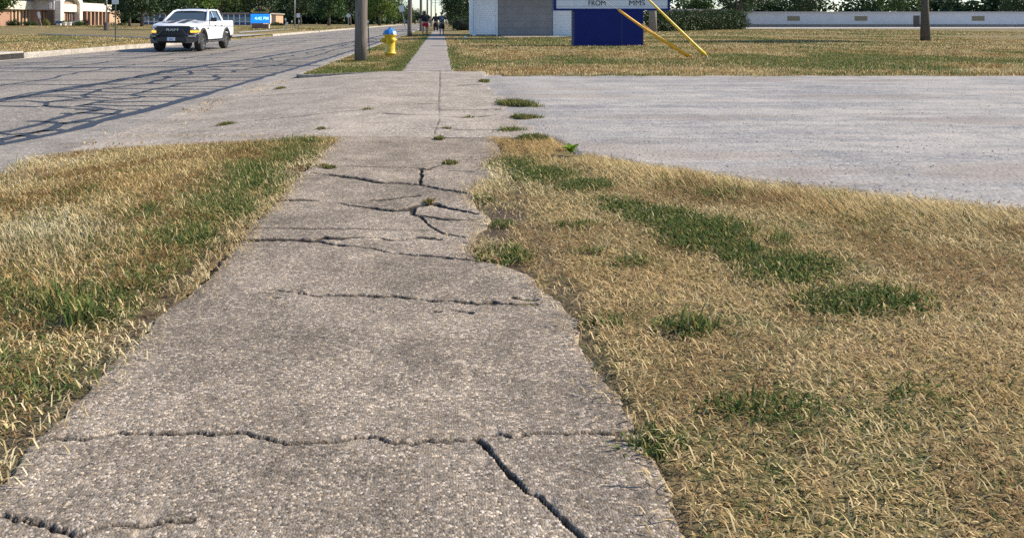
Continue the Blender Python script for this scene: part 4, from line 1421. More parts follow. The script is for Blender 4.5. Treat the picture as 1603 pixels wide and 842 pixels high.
# foundation planting, bins and benches at the school entrance
def leaf_cloud(name, lobes, n, size, mat, parent=None, seed=0, flat=.35):
    """many small leaf faces through the volume of several lobes (cx, cy, cz, rx, ry, rz)"""
    rg = np.random.default_rng(seed)
    vol = np.array([l[3] * l[4] * l[5] for l in lobes]); vol = vol ** .75; vol /= vol.sum()
    k = rg.choice(len(lobes), n, p=vol)
    Lb = np.array(lobes)[k]
    d = rg.normal(size=(n, 3)); d /= np.linalg.norm(d, axis=1)[:, None]
    r = (.45 + .55 * rg.random(n) ** .55) * (1 + .10 * rg.normal(size=n))
    c = Lb[:, :3] + d * r[:, None] * Lb[:, 3:6]
    # clumps: pull leaves towards random twig ends so that gaps open
    nt_ = max(8, n // 26)
    pick = rg.integers(0, n, nt_)
    tw = c[pick]
    j = rg.integers(0, nt_, n)
    c = tw[j] + rg.normal(size=(n, 3)) * size * 1.15
    nrm = d[pick][j] * flat + rg.normal(size=(n, 3)) * .6 + np.array([0, 0, .35])
    nrm /= np.linalg.norm(nrm, axis=1)[:, None]
    a = np.cross(nrm, rg.normal(size=(n, 3))); a /= np.linalg.norm(a, axis=1)[:, None]
    b_ = np.cross(nrm, a)
    s = size * (.55 + .7 * rg.random(n))[:, None]
    V = np.stack([c - a * s * .62, c - b_ * s * .36 + nrm * s * .08, c + a * s * .62, c + b_ * s * .36 + nrm * s * .08], 1)
    rnd = np.repeat(np.clip(.5 * rg.random(nt_)[j] + .5 * rg.random(n), 0, 1), 4)
    f = np.arange(4 * n).reshape(n, 4)
    return np_mesh(name, V.reshape(-1, 3), f, mat, parent, attrs={'rnd': rnd}, smooth=False)


M_LEAFD = leafmat("dark_leaves", (.032, .062, .018), .5, .2)
M_LEAFM = leafmat("mid_leaves", (.062, .115, .026), .5, .3)
M_LEAFL = leafmat("light_leaves", (.12, .19, .035), .45, .35)
M_LEAFP = leafmat("purple_leaves", (.05, .028, .028), .4, .2)
M_BARK = plain("bark", (.11, .09, .07), .95, var=.45, scale=14, bumpd=.02)
M_BARKG = plain("grey_bark", (.26, .235, .20), .95, var=.4, scale=10, bumpd=.02)


def shrub(px0, px1, ytop, yy, label, mat, group="shrubs along the school front", zb=None, dep=None, boxy=False, n=900, size=.16):
    xa, xb = (px0 - CX) * yy / F, (px1 - CX) * yy / F
    zb = zl((xa + xb) / 2) if zb is None else zb
    zt = at(0, ytop, yy)[1]
    h, w_ = zt - zb, xb - xa
    t = empty("shrub", label, "shrub", ((xa + xb) / 2, yy, zb), group=group)
    dp = dep or max(.6, w_ * .4)
    if boxy:
        k = max(2, int(w_ / max(h, .5) * 1.4))
        lobes = [(-w_ / 2 + w_ * (i + .5) / k, 0, h * .5, w_ / k * .75, dp / 2, h * .52) for i in range(k)]
    else:
        lobes = [(0, 0, h * .5, w_ * .5, dp * .6, h * .5), (-w_ * .2, 0, h * .4, w_ * .3, dp * .5, h * .4), (w_ * .22, 0, h * .42, w_ * .28, dp * .5, h * .42)]
    leaf_cloud("foliage", lobes, n, size, mat, t, random.randint(0, 9999))
    MB().tube([(0, 0, -.05), (.05, 0, h * .5)], [.06, .03], 6).build("stem", M_BARK, t)
    return t


shrub(12, 38, 33, 139, "long low clipped hedge under the slot windows of the school", M_LEAFD, boxy=True, n=1500)
shrub(39, 47, 35.5, 142, "small round shrub right of the long clipped hedge", M_LEAFD)
shrub(48, 56, 35.8, 143, "small shrub nearest the dark school recess", M_LEAFM)
shrub(70, 76, 32.2, 146, "yellow green potted shrub in front of the dark recess", leafmat("yellow_leaves", (.22, .22, .05), .4, .3))
shrub(124, 139, 31.8, 150, "purple round bush at the foot of the columns", M_LEAFP)
shrub(118, 130, 35, 148, "low green bush left of the purple bush", M_LEAFM)
shrub(170, 196, 37, 165, "low dark shrub row under the rear tan block", M_LEAFD, boxy=True)
shrub(422, 434, 36.7, 178, "clipped green shrub under the left of the tan brick end wall", M_LEAFM, boxy=True)
shrub(435, 445, 37.5, 181, "darker clipped shrub under the right of the tan brick end wall", M_LEAFD, boxy=True)
M_BENCH = plain("blue_bench", (.05, .13, .22), .5)
for px, yy, lab, mt in ((92, 146, "blue bench left of the school door", M_BENCH), (119, 149, "grey bench right of the school door", M_GREYP)):
    x = (px - CX) * yy / F
    t = empty("bench", lab, "bench", (x, yy, zl(x)), group="benches at the school door")
    MB().box(-.8, .8, -.25, .2, .42, .48, .01).build("seat", mt, t)
    MB().box(-.8, .8, .2, .26, .5, .95, .01, Matrix.Rotation(R(-8), 4, 'X')).build("backrest", mt, t)
    for sx in (-.7, .7):
        MB().box(sx - .04, sx + .04, -.22, .22, 0, .418, .01).build("leg", M_BLACK, t)
for px, yy, lab in ((101, 146, "white planter left of the school door posts"), (109, 147, "larger white planter right of the school door posts")):
    x = (px - CX) * yy / F
    t = empty("planter", lab, "planter", (x, yy, zl(x)), group="planters at the school door")
    MB().lathe([(.3, 0), (.34, .1), (.42, .6), (.46, .62), (.44, .68)], 14).build("pot", M_WHITE, t)
    leaf_cloud("plant", [(0, 0, .85, .4, .4, .3)], 120, .14, M_LEAFM, t, 3)
sign_post((66 - CX) * 110 / F, 110, 2.3, M_WHITE, .36, .9, "leaning white sign on the lawn in front of the dark school recess", tilt=-14, z0=zl(-57))

# school name board with the lit clock display
nb = empty("school_name_board", "school name board with arched lettering over a lit blue time display", "sign", (-26.35, 112, zl(-26.4)), R(2))
MB().box(-1.18, 1.15, -.25, .25, -.05, .66, .01).build("brick_base", M_BRICKD, nb)
MB().box(1.16, 1.30, -.26, .26, -.05, .80, .01).build("post", M_CREAM, nb)
MB().box(-1.42, 1.42, -.2, .2, .76, 2.16, .02).build("display_case", M_BLUE, nb)
MB().box(1.422, 1.47, -.21, .21, .70, 2.2, .004).build("end_trim", M_WHITE, nb)
MB().box(-1.38, 1.38, -.215, -.202, .80, 2.12).build("display_screen", emit("display_blue", (.012, .21, .85), 1.0), nb)
text_obj("clock_digits", "4:42 PM", .62, emit("display_white", (.45, .85, 1.0), 1.1), nb, (.22, -.222, 1.46), (R(90), 0, 0), .003, bold=.012)
arcp = [(-1.5, 2.17), (1.5, 2.17)] + [(1.62 * math.cos(t), 2.17 + 1.22 * math.sin(t)) for t in np.linspace(.06, math.pi - .06, 17)]
MB().prism(arcp, -.12, .12, 'y').build("arched_panel", plain("dark_board", (.012, .018, .016), .6), nb)
M_GOLD = plain("gold_letters", (.80, .62, .16), .5)
M_GREYL = plain("grey_letters", (.20, .24, .17), .6)
for k, ch in enumerate("MATTOON"):
    t = math.pi * (.86 - .72 * k / 6)
    text_obj("arch_letter", ch, .50, M_GOLD, nb, (1.27 * math.cos(t), -.128, 2.17 + .88 * math.sin(t)), (R(90), -(t - math.pi / 2), 0), .005, bold=.012)
text_obj("lettering", "MIDDLE SCHOOL", .34, M_GOLD, nb, (0, -.128, 2.34), (R(90), 0, 0), .004, sx=.92, bold=.005)

# ------------------------------------------------------------------ trees
def crown_lobes(rg, r, h, n=9):
    lobes = [(0, 0, 0, r * .62, r * .62, h * .42)]
    for k in range(n):
        a = 2.4 * k + rg.uniform(-.4, .4)
        q = rg.uniform(.38, .68); z = rg.uniform(-.32, .38) * h
        s = rg.uniform(.26, .44)
        lobes.append((math.cos(a) * r * q, math.sin(a) * r * q, z, r * s, r * s, h * s * .8))
    return lobes


def make_tree(name, label, x, y, h, r, zc, ch, mat, bark, seed, n=5200, size=.30, group=None, trunk_r=.2, cat="tree", z0=None):
    """trunk with limbs, crown centre at height zc, crown height ch"""
    rg = random.Random(seed)
    t = empty(name, label, cat, (x, y, (zl(x) if z0 is None else z0) - .05), rg.uniform(0, 6.28), group)
    lobes = [(a, b_, c + zc, d, e, f) for a, b_, c, d, e, f in crown_lobes(rg, r, ch)]
    tr_ = MB()
    top = zc + ch * .15
    tr_.tube([(0, 0, 0), (.03, .02, top * .3), (-.04, .06, top * .65), (.02, 0, top)], [trunk_r * 1.35, trunk_r, trunk_r * .75, trunk_r * .3], 10)
    for l in lobes[1:]:
        st = (0, 0, max(top * .35, zc - ch * .42))
        tr_.tube([st, (l[0] * .45, l[1] * .45, st[2] + (l[2] - st[2]) * .6), (l[0] * .95, l[1] * .95, l[2])], [trunk_r * .45, trunk_r * .28, trunk_r * .08], 6)
    tr_.build("trunk", bark, t)
    leaf_cloud("crown", lobes, n, size, mat, t, seed)
    return t


# school lawn and the edge of the wood on the left
TR = [
    ("tree at the left picture edge with its crown over the school's left wing", -3, 100, 7.5, 2.6, 4.2, 4.8, M_LEAFM, .2),
    ("dark tree on the school lawn, left of a pair, trunk right of the sign post", 203, 140, 9, 4.3, 5.6, 7.2, M_LEAFD, .22),
    ("dark tree on the school lawn, right of the pair beside the sign post", 222, 134, 9, 4.2, 5.4, 7.0, M_LEAFD, .24),
    ("light green tree spreading over the white pickup's cab", 300, 92, 8, 4.6, 5.3, 5.6, M_LEAFL, .22),
    ("large dark tree behind the right wing of the school", 150, 200, 13, 6.5, 8.5, 9.5, M_LEAFD, .35),
    ("dark round tree between the lawn pair and the pickup tree", 262, 160, 10, 5.2, 5.8, 7.5, M_LEAFD, .28),
    ("mid green tree rising behind the classroom wing's middle", 345, 228, 14, 7, 8.5, 10, M_LEAFM, .35),
    ("dark tree rising behind the school name board", 405, 235, 14, 7, 8.0, 11, M_LEAFD, .35),
    ("dark tree just right of the tall thin lamp mast", 470, 225, 14, 6.5, 7.6, 11.5, M_LEAFD, .35),
    ("bright mid green tree left of the near utility pole", 515, 185, 12, 5.0, 6.3, 9.4, M_LEAFM, .3),
    ("dark tree over the diamond sign", 548, 215, 13, 5.0, 7.2, 10, M_LEAFD, .3),
    ("sunlit light green tree just right of the near utility pole", 594, 205, 12, 5.2, 6.0, 9.6, M_LEAFL, .3),
    ("mid green tree reaching toward the second utility pole", 618, 260, 11, 5.6, 5.6, 9.0, M_LEAFM, .3),
    ("low dark tree behind the leaning white sign", 635, 330, 10, 6.0, 4.8, 8.5, M_LEAFD, .3),
    ("small far tree left of the walker in red shorts", 650, 420, 9, 6.5, 3.8, 7.0, M_LEAFD, .3),
    ("farthest tree on the left, low against the sky", 665, 520, 8, 6.5, 3.2, 5.5, M_LEAFM, .3),
]
for i, (lab, px, yy, h, r, zc, ch, mt, tr_) in enumerate(TR):
    make_tree("broadleaf_tree", lab, (px - CX) * yy / F, yy, h, r, zc, ch, mt, M_BARK, 300 + i, 5200 if yy < 260 else 3200, .26 + yy * .0006, "trees along the left side of the road", tr_)
TRR = [
    ("dark tall tree behind the hedge ball, left of the house corner", 5.6, 118, 11, 4.6, 5.2, 9.6, M_LEAFD, .3),
    ("dark tree left edge of the right hand trees, over the backpack walker", 4.3, 165, 11, 4.2, 5.4, 9.8, M_LEAFD, .3),
    ("dark tree hiding behind the house's left corner", 8.6, 98, 12, 4.4, 6.2, 10, M_LEAFD, .3),
    ("far dark tree just right of the poles", 4.5, 250, 9, 4.2, 4.6, 7.8, M_LEAFD, .3),
    ("grey barked tree behind the letter board, trunk right of its blue base", 22.4, 81, 10, 4.2, 8.0, 6.0, M_LEAFM, .36),
    ("shade tree whose trunk stands behind the blue sign base", 9.6, 49.6, 10, 3.3, 7.0, 6.0, M_LEAFM, .2),
    ("shade tree on the lawn far right of the guy anchors", 27.5, 43.5, 9, 3.6, 6.2, 5.6, M_LEAFM, .2),
    ("dark green tree behind the right end of the long hedge", 52, 135, 10, 5.6, 5.6, 8.4, M_LEAFD, .3),
    ("mid green far tree above the long hedge, left of the sky gap", 47, 190, 10, 5, 5.4, 8.2, M_LEAFM, .3),
    ("low far tree in the sky gap above the long hedge", 62, 185, 7, 5, 3.8, 6.0, M_LEAFM, .3),
    ("dark tree above the pale far building", 61, 150, 10, 6, 7.2, 6.6, M_LEAFD, .3),
    ("tree behind the pale far building, past its middle", 84, 175, 11, 7, 7.0, 8.4, M_LEAFD, .3),
    ("mid green tree behind the pale far building near its right end", 108, 180, 11, 7, 6.5, 8.6, M_LEAFM, .3),
    ("dark tree at the far right, beyond the pale building", 136, 178, 12, 8, 7.0, 9.5, M_LEAFD, .3),
]
for i, (lab, x, yy, h, r, zc, ch, mt, tr_) in enumerate(TRR):
    make_tree("broadleaf_tree", lab, x, yy, h, r, zc, ch, mt, M_BARKG if "grey barked" in lab else M_BARK, 400 + i, 5200, .24 + yy * .0006, "trees on the right side of the sidewalk", tr_, z0=0)

# the far wood closing the view: one mass
rg = random.Random(5)
lobes = []
for k in range(120):
    x = rg.uniform(-150, -24); y_ = 262 + (x + 24) * -.10 + rg.uniform(-6, 14)
    hh = rg.uniform(8, 12)
    lobes.append((x, y_, hh * rg.uniform(.3, .75), rg.uniform(4, 7), 5, hh * .5))
for k in range(40):
    y_ = rg.uniform(280, 600)
    lobes.append((-21 - rg.uniform(0, 16), y_, rg.uniform(2.5, 4.5), 5, 6, 4))
for k in range(34):
    y_ = rg.uniform(260, 600)
    lobes.append((8 + rg.uniform(0, 14), y_, rg.uniform(2.5, 4.5), 5, 6, 4.2))
for k in range(70):
    lobes.append((rg.uniform(30, 280), rg.uniform(215, 235), rg.uniform(1.5, 5.5), 6, 5, 4.5))
tag(leaf_cloud("far_wood", lobes, 120000, 1.05, M_LEAFD, None, 77), kind="stuff")

# hedges on the right
hd = empty("clipped_hedge", "long clipped dark hedge with a rounded top behind the letter board", "hedge", (0, 0, 0))
lobes = []
for k in range(26):
    t = k / 25
    x = 23.2 + (42.6 - 23.2) * t; y_ = 83.5 + (109 - 83.5) * t
    top = 2.15 + .45 * t
    if k >= 24: top *= .86
    lobes.append((x, y_, top * .48, 1.25, 1.5, top * .52))
    lobes.append((x + rg.uniform(-.3, .3), y_, top * .75, 1.0, 1.3, top * .28))
leaf_cloud("foliage", lobes, 42000, .15, M_LEAFD, hd, 21)
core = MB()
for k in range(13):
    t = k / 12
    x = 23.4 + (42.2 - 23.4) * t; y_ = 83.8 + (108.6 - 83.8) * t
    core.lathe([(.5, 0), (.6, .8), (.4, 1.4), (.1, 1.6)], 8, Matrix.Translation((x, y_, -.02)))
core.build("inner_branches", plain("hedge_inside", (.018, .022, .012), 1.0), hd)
hb = empty("hedge_ball", "large rounded dark bush between the walkers and the house", "bush", (2.55, 92.5, 0))
leaf_cloud("foliage", [(-.5, 0, .78, 1.0, 1.1, .82), (.5, 0, .8, 1.0, 1.1, .82), (1.1, .2, .8, .9, 1, .9)], 5200, .11, M_LEAFD, hb, 31)
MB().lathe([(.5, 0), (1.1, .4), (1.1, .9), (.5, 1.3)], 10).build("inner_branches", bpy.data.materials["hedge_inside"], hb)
hb2 = empty("hedge_bush", "taller dark bush right of the rounded bush, against the house corner", "bush", (5.0, 95, 0))
leaf_cloud("foliage", [(0, 0, 1.2, 1.5, 1.2, 1.25), (1.2, 0, 1.4, 1.3, 1.2, 1.4)], 4200, .13, M_LEAFD, hb2, 32)
MB().tube([(0, 0, -.05), (.3, 0, 1.2)], [.1, .05], 6).build("stem", M_BARK, hb2)

# pale building and a brown roofed house far right
fb = empty("pale_building", "long low pale building beyond the cross street at the right", "building", (0, 146, 0))
MB().box(55, 120, 0, 12, -.2, 2.7).build("wall", plain("pale_wall", (.55, .56, .58), .7, var=.06, scale=.6), fb)
MB().box(54.7, 120.3, -.3, 12.3, 2.702, 2.95).build("roof_edge", M_GREYP, fb)
MB().box(55, 120, -.02, -.002, -.1, .55).build("base_band", M_GUT, fb)
for k in (0, 1.35, 3.7):
    f_ = MB().box(66 + k * 9.5, 68.4 + k * 9.5, -.03, -.003, 1.2, 2.1).build("window", M_GLZ, fb)
MB().box(90, 91.2, -.04, -.003, .0, 2.2).build('door', M_BROWN, fb)
rh = empty("brown_roofed_house", "low house with a brown roof just showing over the long hedge", "house", (45, 133, 0))
MB().box(-4.5, 6.5, 0, 8, -.2, 2.2).build("wall", M_GREYP, rh)
MB().prism([(-.6, 2.2), (8.6, 2.2), (4, 3.3)], -5, 7, 'x').build("roof", plain("brown_shingles", (.17, .135, .11), .95, var=.25), rh)

# ------------------------------------------------------------------ pickup truck
M_TW = plain("white_car_paint", (.80, .80, .80), .3, var=.015, coat=.7)
M_TB = plain("satin_black", (.022, .022, .024), .42, var=.2)
M_TB2 = plain("dark_trim", (.045, .045, .048), .5, var=.2)
M_WSH = glassmat("windscreen", (.05, .07, .08), .06)
M_TYRE = plain("tyre_rubber", (.022, .021, .02), .85, var=.25)
M_RIM = plain("dark_alloy", (.22, .21, .20), .4, .7, .15)
M_AMB = emit("amber_lamp", (1.0, .52, .03), 1.1)
M_LENS = glassmat("lamp_lens", (.16, .17, .18), .1)
M_RED = plain("red_lens", (.30, .01, .01), .25)
M_CHR = plain("chrome", (.6, .6, .6), .25, .9, .05)
M_STEELL = plain("grill_letter", (.42, .44, .45), .4, .3)

TKY, TKX, TKA = 31.9, -11.2, 0.0
tk = empty("pickup_truck", "white crew cab pickup with black grille and hood stripes driving toward us", "pickup truck", (TKX, TKY, ROADZ + .008), R(TKA))
# local: x across (+x is the side facing us), y = back from the nose, z up
W = 1.0
tk.scale = (1, 1, .93)


def arc(cx, cz, r, a0, a1, n=10):
    return [(cx + r * math.cos(R(a0 + (a1 - a0) * k / n)), cz + r * math.sin(R(a0 + (a1 - a0) * k / n))) for k in range(n + 1)]


FA, RA, WR = 1.02, 4.58, .415
side = [(.22, .80), (.22, 1.12), (.34, 1.215), (1.2, 1.31), (1.82, 1.39), (4.2, 1.40), (5.72, 1.42), (5.80, 1.38), (5.82, .72), (5.18, .60)] + \
    arc(RA, .44, .54, 18, 172, 12) + [(4.0, .53), (1.6, .53)] + arc(FA, .44, .54, 10, 140, 12)


def sx_of(z):
    """half width of the body at height z: a little tumblehome and a waist crease"""
    return W - .035 * abs(z - 1.02) ** 1.3 * 3.0 * (1 if z > 1.02 else .5)


body = MB()
for sg in (-1, 1):
    bm = bmesh.new()
    vs = [bm.verts.new((0, p[0], p[1])) for p in side]
    fc = bm.faces.new(vs)
    bmesh.ops.triangulate(bm, faces=[fc])
    # refine for curvature
    bmesh.ops.subdivide_edges(bm, edges=[e for e in bm.edges if abs(e.verts[0].co.z - e.verts[1].co.z) > .25], cuts=3)
    bmesh.ops.triangulate(bm, faces=bm.faces[:])
    bm.verts.index_update()
    pv = []
    for q in bm.verts:
        nose = max(0, .75 - q.co.y)
        pv.append((sg * (sx_of(q.co.z) - .16 * nose ** 2), q.co.y, q.co.z))
    body.add(pv, [[v_.index for v_ in f_.verts] for f_ in bm.faces], False)
    bm.free()
# hood, front lip, bed inside, tailgate, belt deck
hs = [(.20, 1.10), (.24, 1.17), (.36, 1.22), (.8, 1.285), (1.3, 1.345), (1.82, 1.40)]
nx_ = 10
hv = []
for (yy, zz) in hs:
    hwid = sx_of(zz) - .16 * max(0, .75 - yy) ** 2
    for k in range(nx_ + 1):
        u_ = -1 + 2 * k / nx_
        dome = .055 * (1 - min(1, abs(u_) / .62) ** 4) if yy > .3 else .03 * (1 - u_ * u_)
        hv.append((u_ * hwid, yy, zz + dome - .012 * abs(u_) ** 6))
body.add(hv, [(i_ * (nx_ + 1) + k, i_ * (nx_ + 1) + k + 1, (i_ + 1) * (nx_ + 1) + k + 1, (i_ + 1) * (nx_ + 1) + k) for i_ in range(len(hs) - 1) for k in range(nx_)], True)
body.box(-.97, .97, 5.76, 5.81, .66, 1.37, .01)
body.box(-.97, .97, 4.22, 5.76, .78, .84)
body.box(-.985, -.86, 4.22, 5.76, 1.30, 1.415, .02).box(.86, .985, 4.22, 5.76, 1.30, 1.415, .02)
body.box(-.95, .95, 1.8, 4.24, 1.30, 1.395, .01)
body.box(-.95, .95, .26, .32, .78, 1.12)
body.build("body", M_TW, tk)
MB().box(-.86, .86, .5, 5.6, .40, .70).build("underbody", M_BLACK, tk)
# cab: glass prism, roof and pillars
gz = [(1.70, 1.38), (2.46, 1.86), (2.9, 1.93), (3.95, 1.925), (4.12, 1.86), (4.22, 1.38)]
wz = lambda z: .945 - (z - 1.36) * .40
g = MB()
gv_ = [(sg * (wz(z) - .02), y_, z - .02) for sg in (-1, 1) for y_, z in gz]
g.add(gv_, [(0, 1, 2, 3, 4, 5), (11, 10, 9, 8, 7, 6)] + [(k, k + 6, k + 7, k + 1) for k in range(5)])
g.build("cab_glass", M_WSH, tk)
roof = MB()
rs = [(2.40, 1.845), (2.52, 1.895), (2.9, 1.945), (3.95, 1.94), (4.10, 1.89), (4.18, 1.80)]
rv = []
for y_, z in rs:
    hw = wz(z) + .012
    for k in range(9):
        u_ = -1 + 2 * k / 8
        rv.append((u_ * hw, y_, z + .03 * (1 - u_ ** 2) - .035 * abs(u_) ** 8))
roof.add(rv, [(i_ * 9 + k, i_ * 9 + k + 1, i_ * 9 + 10 + k, i_ * 9 + 9 + k) for i_ in range(5) for k in range(8)], True)
for sg in (-1, 1):
    def wp(y_, z, o=.012): return (sg * (wz(z) + o), y_, z)
    roof.tube([wp(1.72, 1.38), wp(2.12, 1.635), wp(2.46, 1.86)], [.06, .05, .05], 8)
    roof.tube([wp(2.44, 1.85), wp(2.9, 1.915), wp(3.95, 1.91), wp(4.10, 1.85)], .045, 8)
    roof.add([wp(4.02, 1.38), wp(4.28, 1.38), wp(4.18, 1.80), wp(4.08, 1.88), wp(3.90, 1.90)], [(0, 1, 2, 3, 4)])
    roof.add([wp(2.93, 1.38, .006), wp(2.99, 1.38, .006), wp(2.99, 1.92, .006), wp(2.93, 1.92, .006)], [(0, 1, 2, 3)])
roof.build("cab_roof", M_TW, tk)
for sg in (-1, 1):
    MB().tube([(sg * (wz(1.62) + .004), 2.96, 1.40), (sg * wz(1.9), 2.96, 1.9)], .02, 6).build("pillar_trim", M_TB2, tk)
# hood stripes and scoops, following the hood
def hood_z(x, y):
    z = float(np.interp(y, [p[0] for p in hs], [p[1] for p in hs])); hwid = sx_of(z) - .16 * max(0, .75 - y) ** 2
    return z + .055 * (1 - min(1, abs(x / hwid) / .62) ** 4)
for xa, xb in ((-.40, -.08), (.08, .40)):
    m = MB(); vv = []
    ysn = np.linspace(.40, 1.70, 9)
    for yy in ysn:
        for k in range(5):
            x_ = xa + (xb - xa) * k / 4
            vv.append((x_, yy, hood_z(x_, yy) + .006))
    m.add(vv, [(i_ * 5 + k, i_ * 5 + k + 1, i_ * 5 + 6 + k, i_ * 5 + 5 + k) for i_ in range(8) for k in range(4)], True)
    m.build("hood_stripe", M_TB2, tk)
for xa in (-.60, .60):
    MB().box(xa - .13, xa + .13, 1.05, 1.28, hood_z(xa, 1.1) - .02, hood_z(xa, 1.1) + .03, .012).build("hood_scoop", M_TB, tk)
# grille and bumper
gp = [(-.74, 1.10), (-.64, 1.16), (.64, 1.16), (.74, 1.10), (.68, .80), (.52, .70), (-.52, .70), (-.68, .80)]
gr = MB().prism(gp, .10, .30, 'y').build("grille", M_TB, tk)
MB().prism([(-.46, .985), (-.40, 1.02), (.40, 1.02), (.46, .985), (.56, .80), (.50, .80), (.40, .955), (-.40, .955), (-.50, .80), (-.56, .80)], .07, .099, 'y').build("grille_bar", M_TB2, gr)
mesh_ = MB()
for k in range(15):
    mesh_.box(-.40 + k * .057, -.385 + k * .057, .085, .099, .72, .95)
for k in range(5):
    mesh_.box(-.42, .42, .086, .0985, .73 + k * .05, .742 + k * .05)
mesh_.build("grille_mesh", M_TB2, gr)
text_obj("grille_letters", "RAM", .15, M_STEELL, gr, (0, .062, .988), (R(90), 0, 0), .006, sx=1.65, bold=.004)
bp = MB()
bp.prism([(-1.0, .80), (-.85, .795), (-.70, .79), (-.55, .69), (.55, .69), (.70, .79), (.85, .795), (1.0, .80), (1.02, .70), (1.0, .50), (.86, .40), (.55, .40), (-.55, .40), (-.86, .40), (-1.0, .50), (-1.02, .70)], .0, .36, 'y')
bp.box(-.66, .66, -.06, .0, .46, .66, .03)
bp.build("front_bumper", M_TB, tk)
for sg in (-1, 1):
    MB().box(sg * .80 - .14, sg * .80 + .14, -.02, .02, .66, .74, .015).build("fog_lamp", M_LENS, tk)
    MB().tube([(sg * .56, -.012, .77), (sg * .98, .0, .785)], .016, 6).build("bumper_edge", M_RIM, tk)
    hp = [(sg * .72, 1.09), (sg * .97, 1.05), (sg * .985, .92), (sg * .95, .84), (sg * .70, .84)]
    hl = MB().prism(hp, .13, .40, 'y').build("headlight", M_LENS, tk)
    MB().prism([(sg * .715, .955), (sg * .97, .955), (sg * .96, .865), (sg * .72, .865)], .105, .128, 'y').build("turn_signal", M_AMB, hl)
    MB().box(min(sg * .985, sg * 1.0), max(sg * .985, sg * 1.0), .14, .42, .87, .95, .005).build("turn_signal", M_AMB, hl)
    MB().lathe([(.07, 0), (.06, .02), (.02, .03)], 12, Matrix.Translation((sg * .84, .125, 1.01)) @ Matrix.Rotation(R(90), 4, 'X')).build("lamp_bulb", M_CHR, hl)
    mr = MB().box(sg * 1.15 - .13, sg * 1.15 + .13, 1.98, 2.10, 1.36, 1.55, .03).build("side_mirror", M_TB, tk)
    MB().box(min(sg * .93, sg * 1.06), max(sg * .93, sg * 1.06), 2.02, 2.08, 1.38, 1.43, .01).build("mirror_arm", M_TB, mr)
    MB().tube([(sg * 1.03, 1.62, .46), (sg * 1.04, 2.0, .43), (sg * 1.04, 3.7, .43), (sg * 1.03, 4.0, .46)], .04, 8).build("running_board", M_TB2, tk)
    for cy in (FA, RA):
        fl = MB()
        a_ = arc(cy, .44, .545, -8, 188, 18); b2 = arc(cy, .44, .64, -8, 188, 18)
        vv = [(sg * (sx_of(p[1]) + .015), p[0], p[1]) for p in b2] + [(sg * (W + .055), p[0], p[1]) for p in a_] + [(sg * (W - .12), p[0], p[1]) for p in a_]
        nn = len(a_)
        fl.add(vv, [(k, k + 1, nn + k + 1, nn + k) for k in range(nn - 1)] + [(nn + k, nn + k + 1, 2 * nn + k + 1, 2 * nn + k) for k in range(nn - 1)], True)
        fl.build("fender_flare", M_TB2, tk)
        Mw = Matrix.Translation((sg * .865, cy, WR)) @ Matrix.Rotation(R(90 * sg), 4, 'Y')
        wh = MB().lathe([(.27, -.14), (.37, -.145), (.405, -.115), (.415, -.06), (.415, .06), (.405, .115), (.37, .145), (.28, .14), (.27, .11), (.27, -.11)], 28, Mw).build("wheel", M_TYRE, tk)
        MB().lathe([(.275, .10), (.285, .128), (.265, .132), (.25, .09), (.08, .05), (.07, .10), (.03, .105)], 28, Mw).build("rim", M_TB, wh)
        sp_ = MB()
        for k in range(6):
            sp_.box(.05, .265, -.036, .036, .085, .118, .008, Mw @ Matrix.Rotation(R(60 * k + 10), 4, 'Z'))
        sp_.build("spokes", M_RIM, wh)
    for yy in (2.78, 3.78):
        MB().box(min(sg * .985, sg * 1.025), max(sg * .985, sg * 1.025), yy - .09, yy + .09, 1.15, 1.185, .01).build("door_handle", M_TB, tk)
    dl = MB()
    for yy in (1.86, 2.92, 4.23):
        dl.add([(sg * (sx_of(z) + .0025), yy + dy, z) for dy in (0, .012) for z in (.56, .8, 1.02, 1.30)], [(k, k + 1, k + 5, k + 4) for k in range(3)])
    dl.build("door_gaps", M_TB2, tk)
    MB().box(sg * .93 - .06, sg * .93 + .06, 5.80, 5.83, .95, 1.32, .01).build("tail_light", M_RED, tk)
    MB().box(min(sg * 1.0, sg * 1.008), max(sg * 1.0, sg * 1.008), 1.62, 1.78, 1.0, 1.08, .002).build("badge", M_TB2, tk)
MB().box(-.16, .16, -.085, -.062, .50, .65, .006).build("licence_plate", plain("plate_white", (.58, .63, .72), .4), tk)
MB().box(-.07, .07, -.0895, -.0855, .55, .60).build("plate_print", plain("plate_blue", (.10, .17, .34), .5), tk)
MB().box(-.9, .9, 5.84, 5.98, .50, .68, .03).build("rear_bumper", M_TB, tk)
# round the corners of the nose: everything ahead of the axle sweeps back towards the sides
def sweep(o):
    for c in o.children:
        if c.type == 'MESH' and c.name.split('.')[0] not in ("wheel", "rim", "spokes", "fender_flare", "door_gaps", "running_board"):
            for v_ in c.data.vertices:
                k_ = min(1.0, max(0.0, (abs(v_.co.x) - .5) / .5)) ** 1.7 * min(1.0, max(0.0, (1.0 - v_.co.y) / .85))
                v_.co.y += .30 * k_
        sweep(c)


sweep(tk)

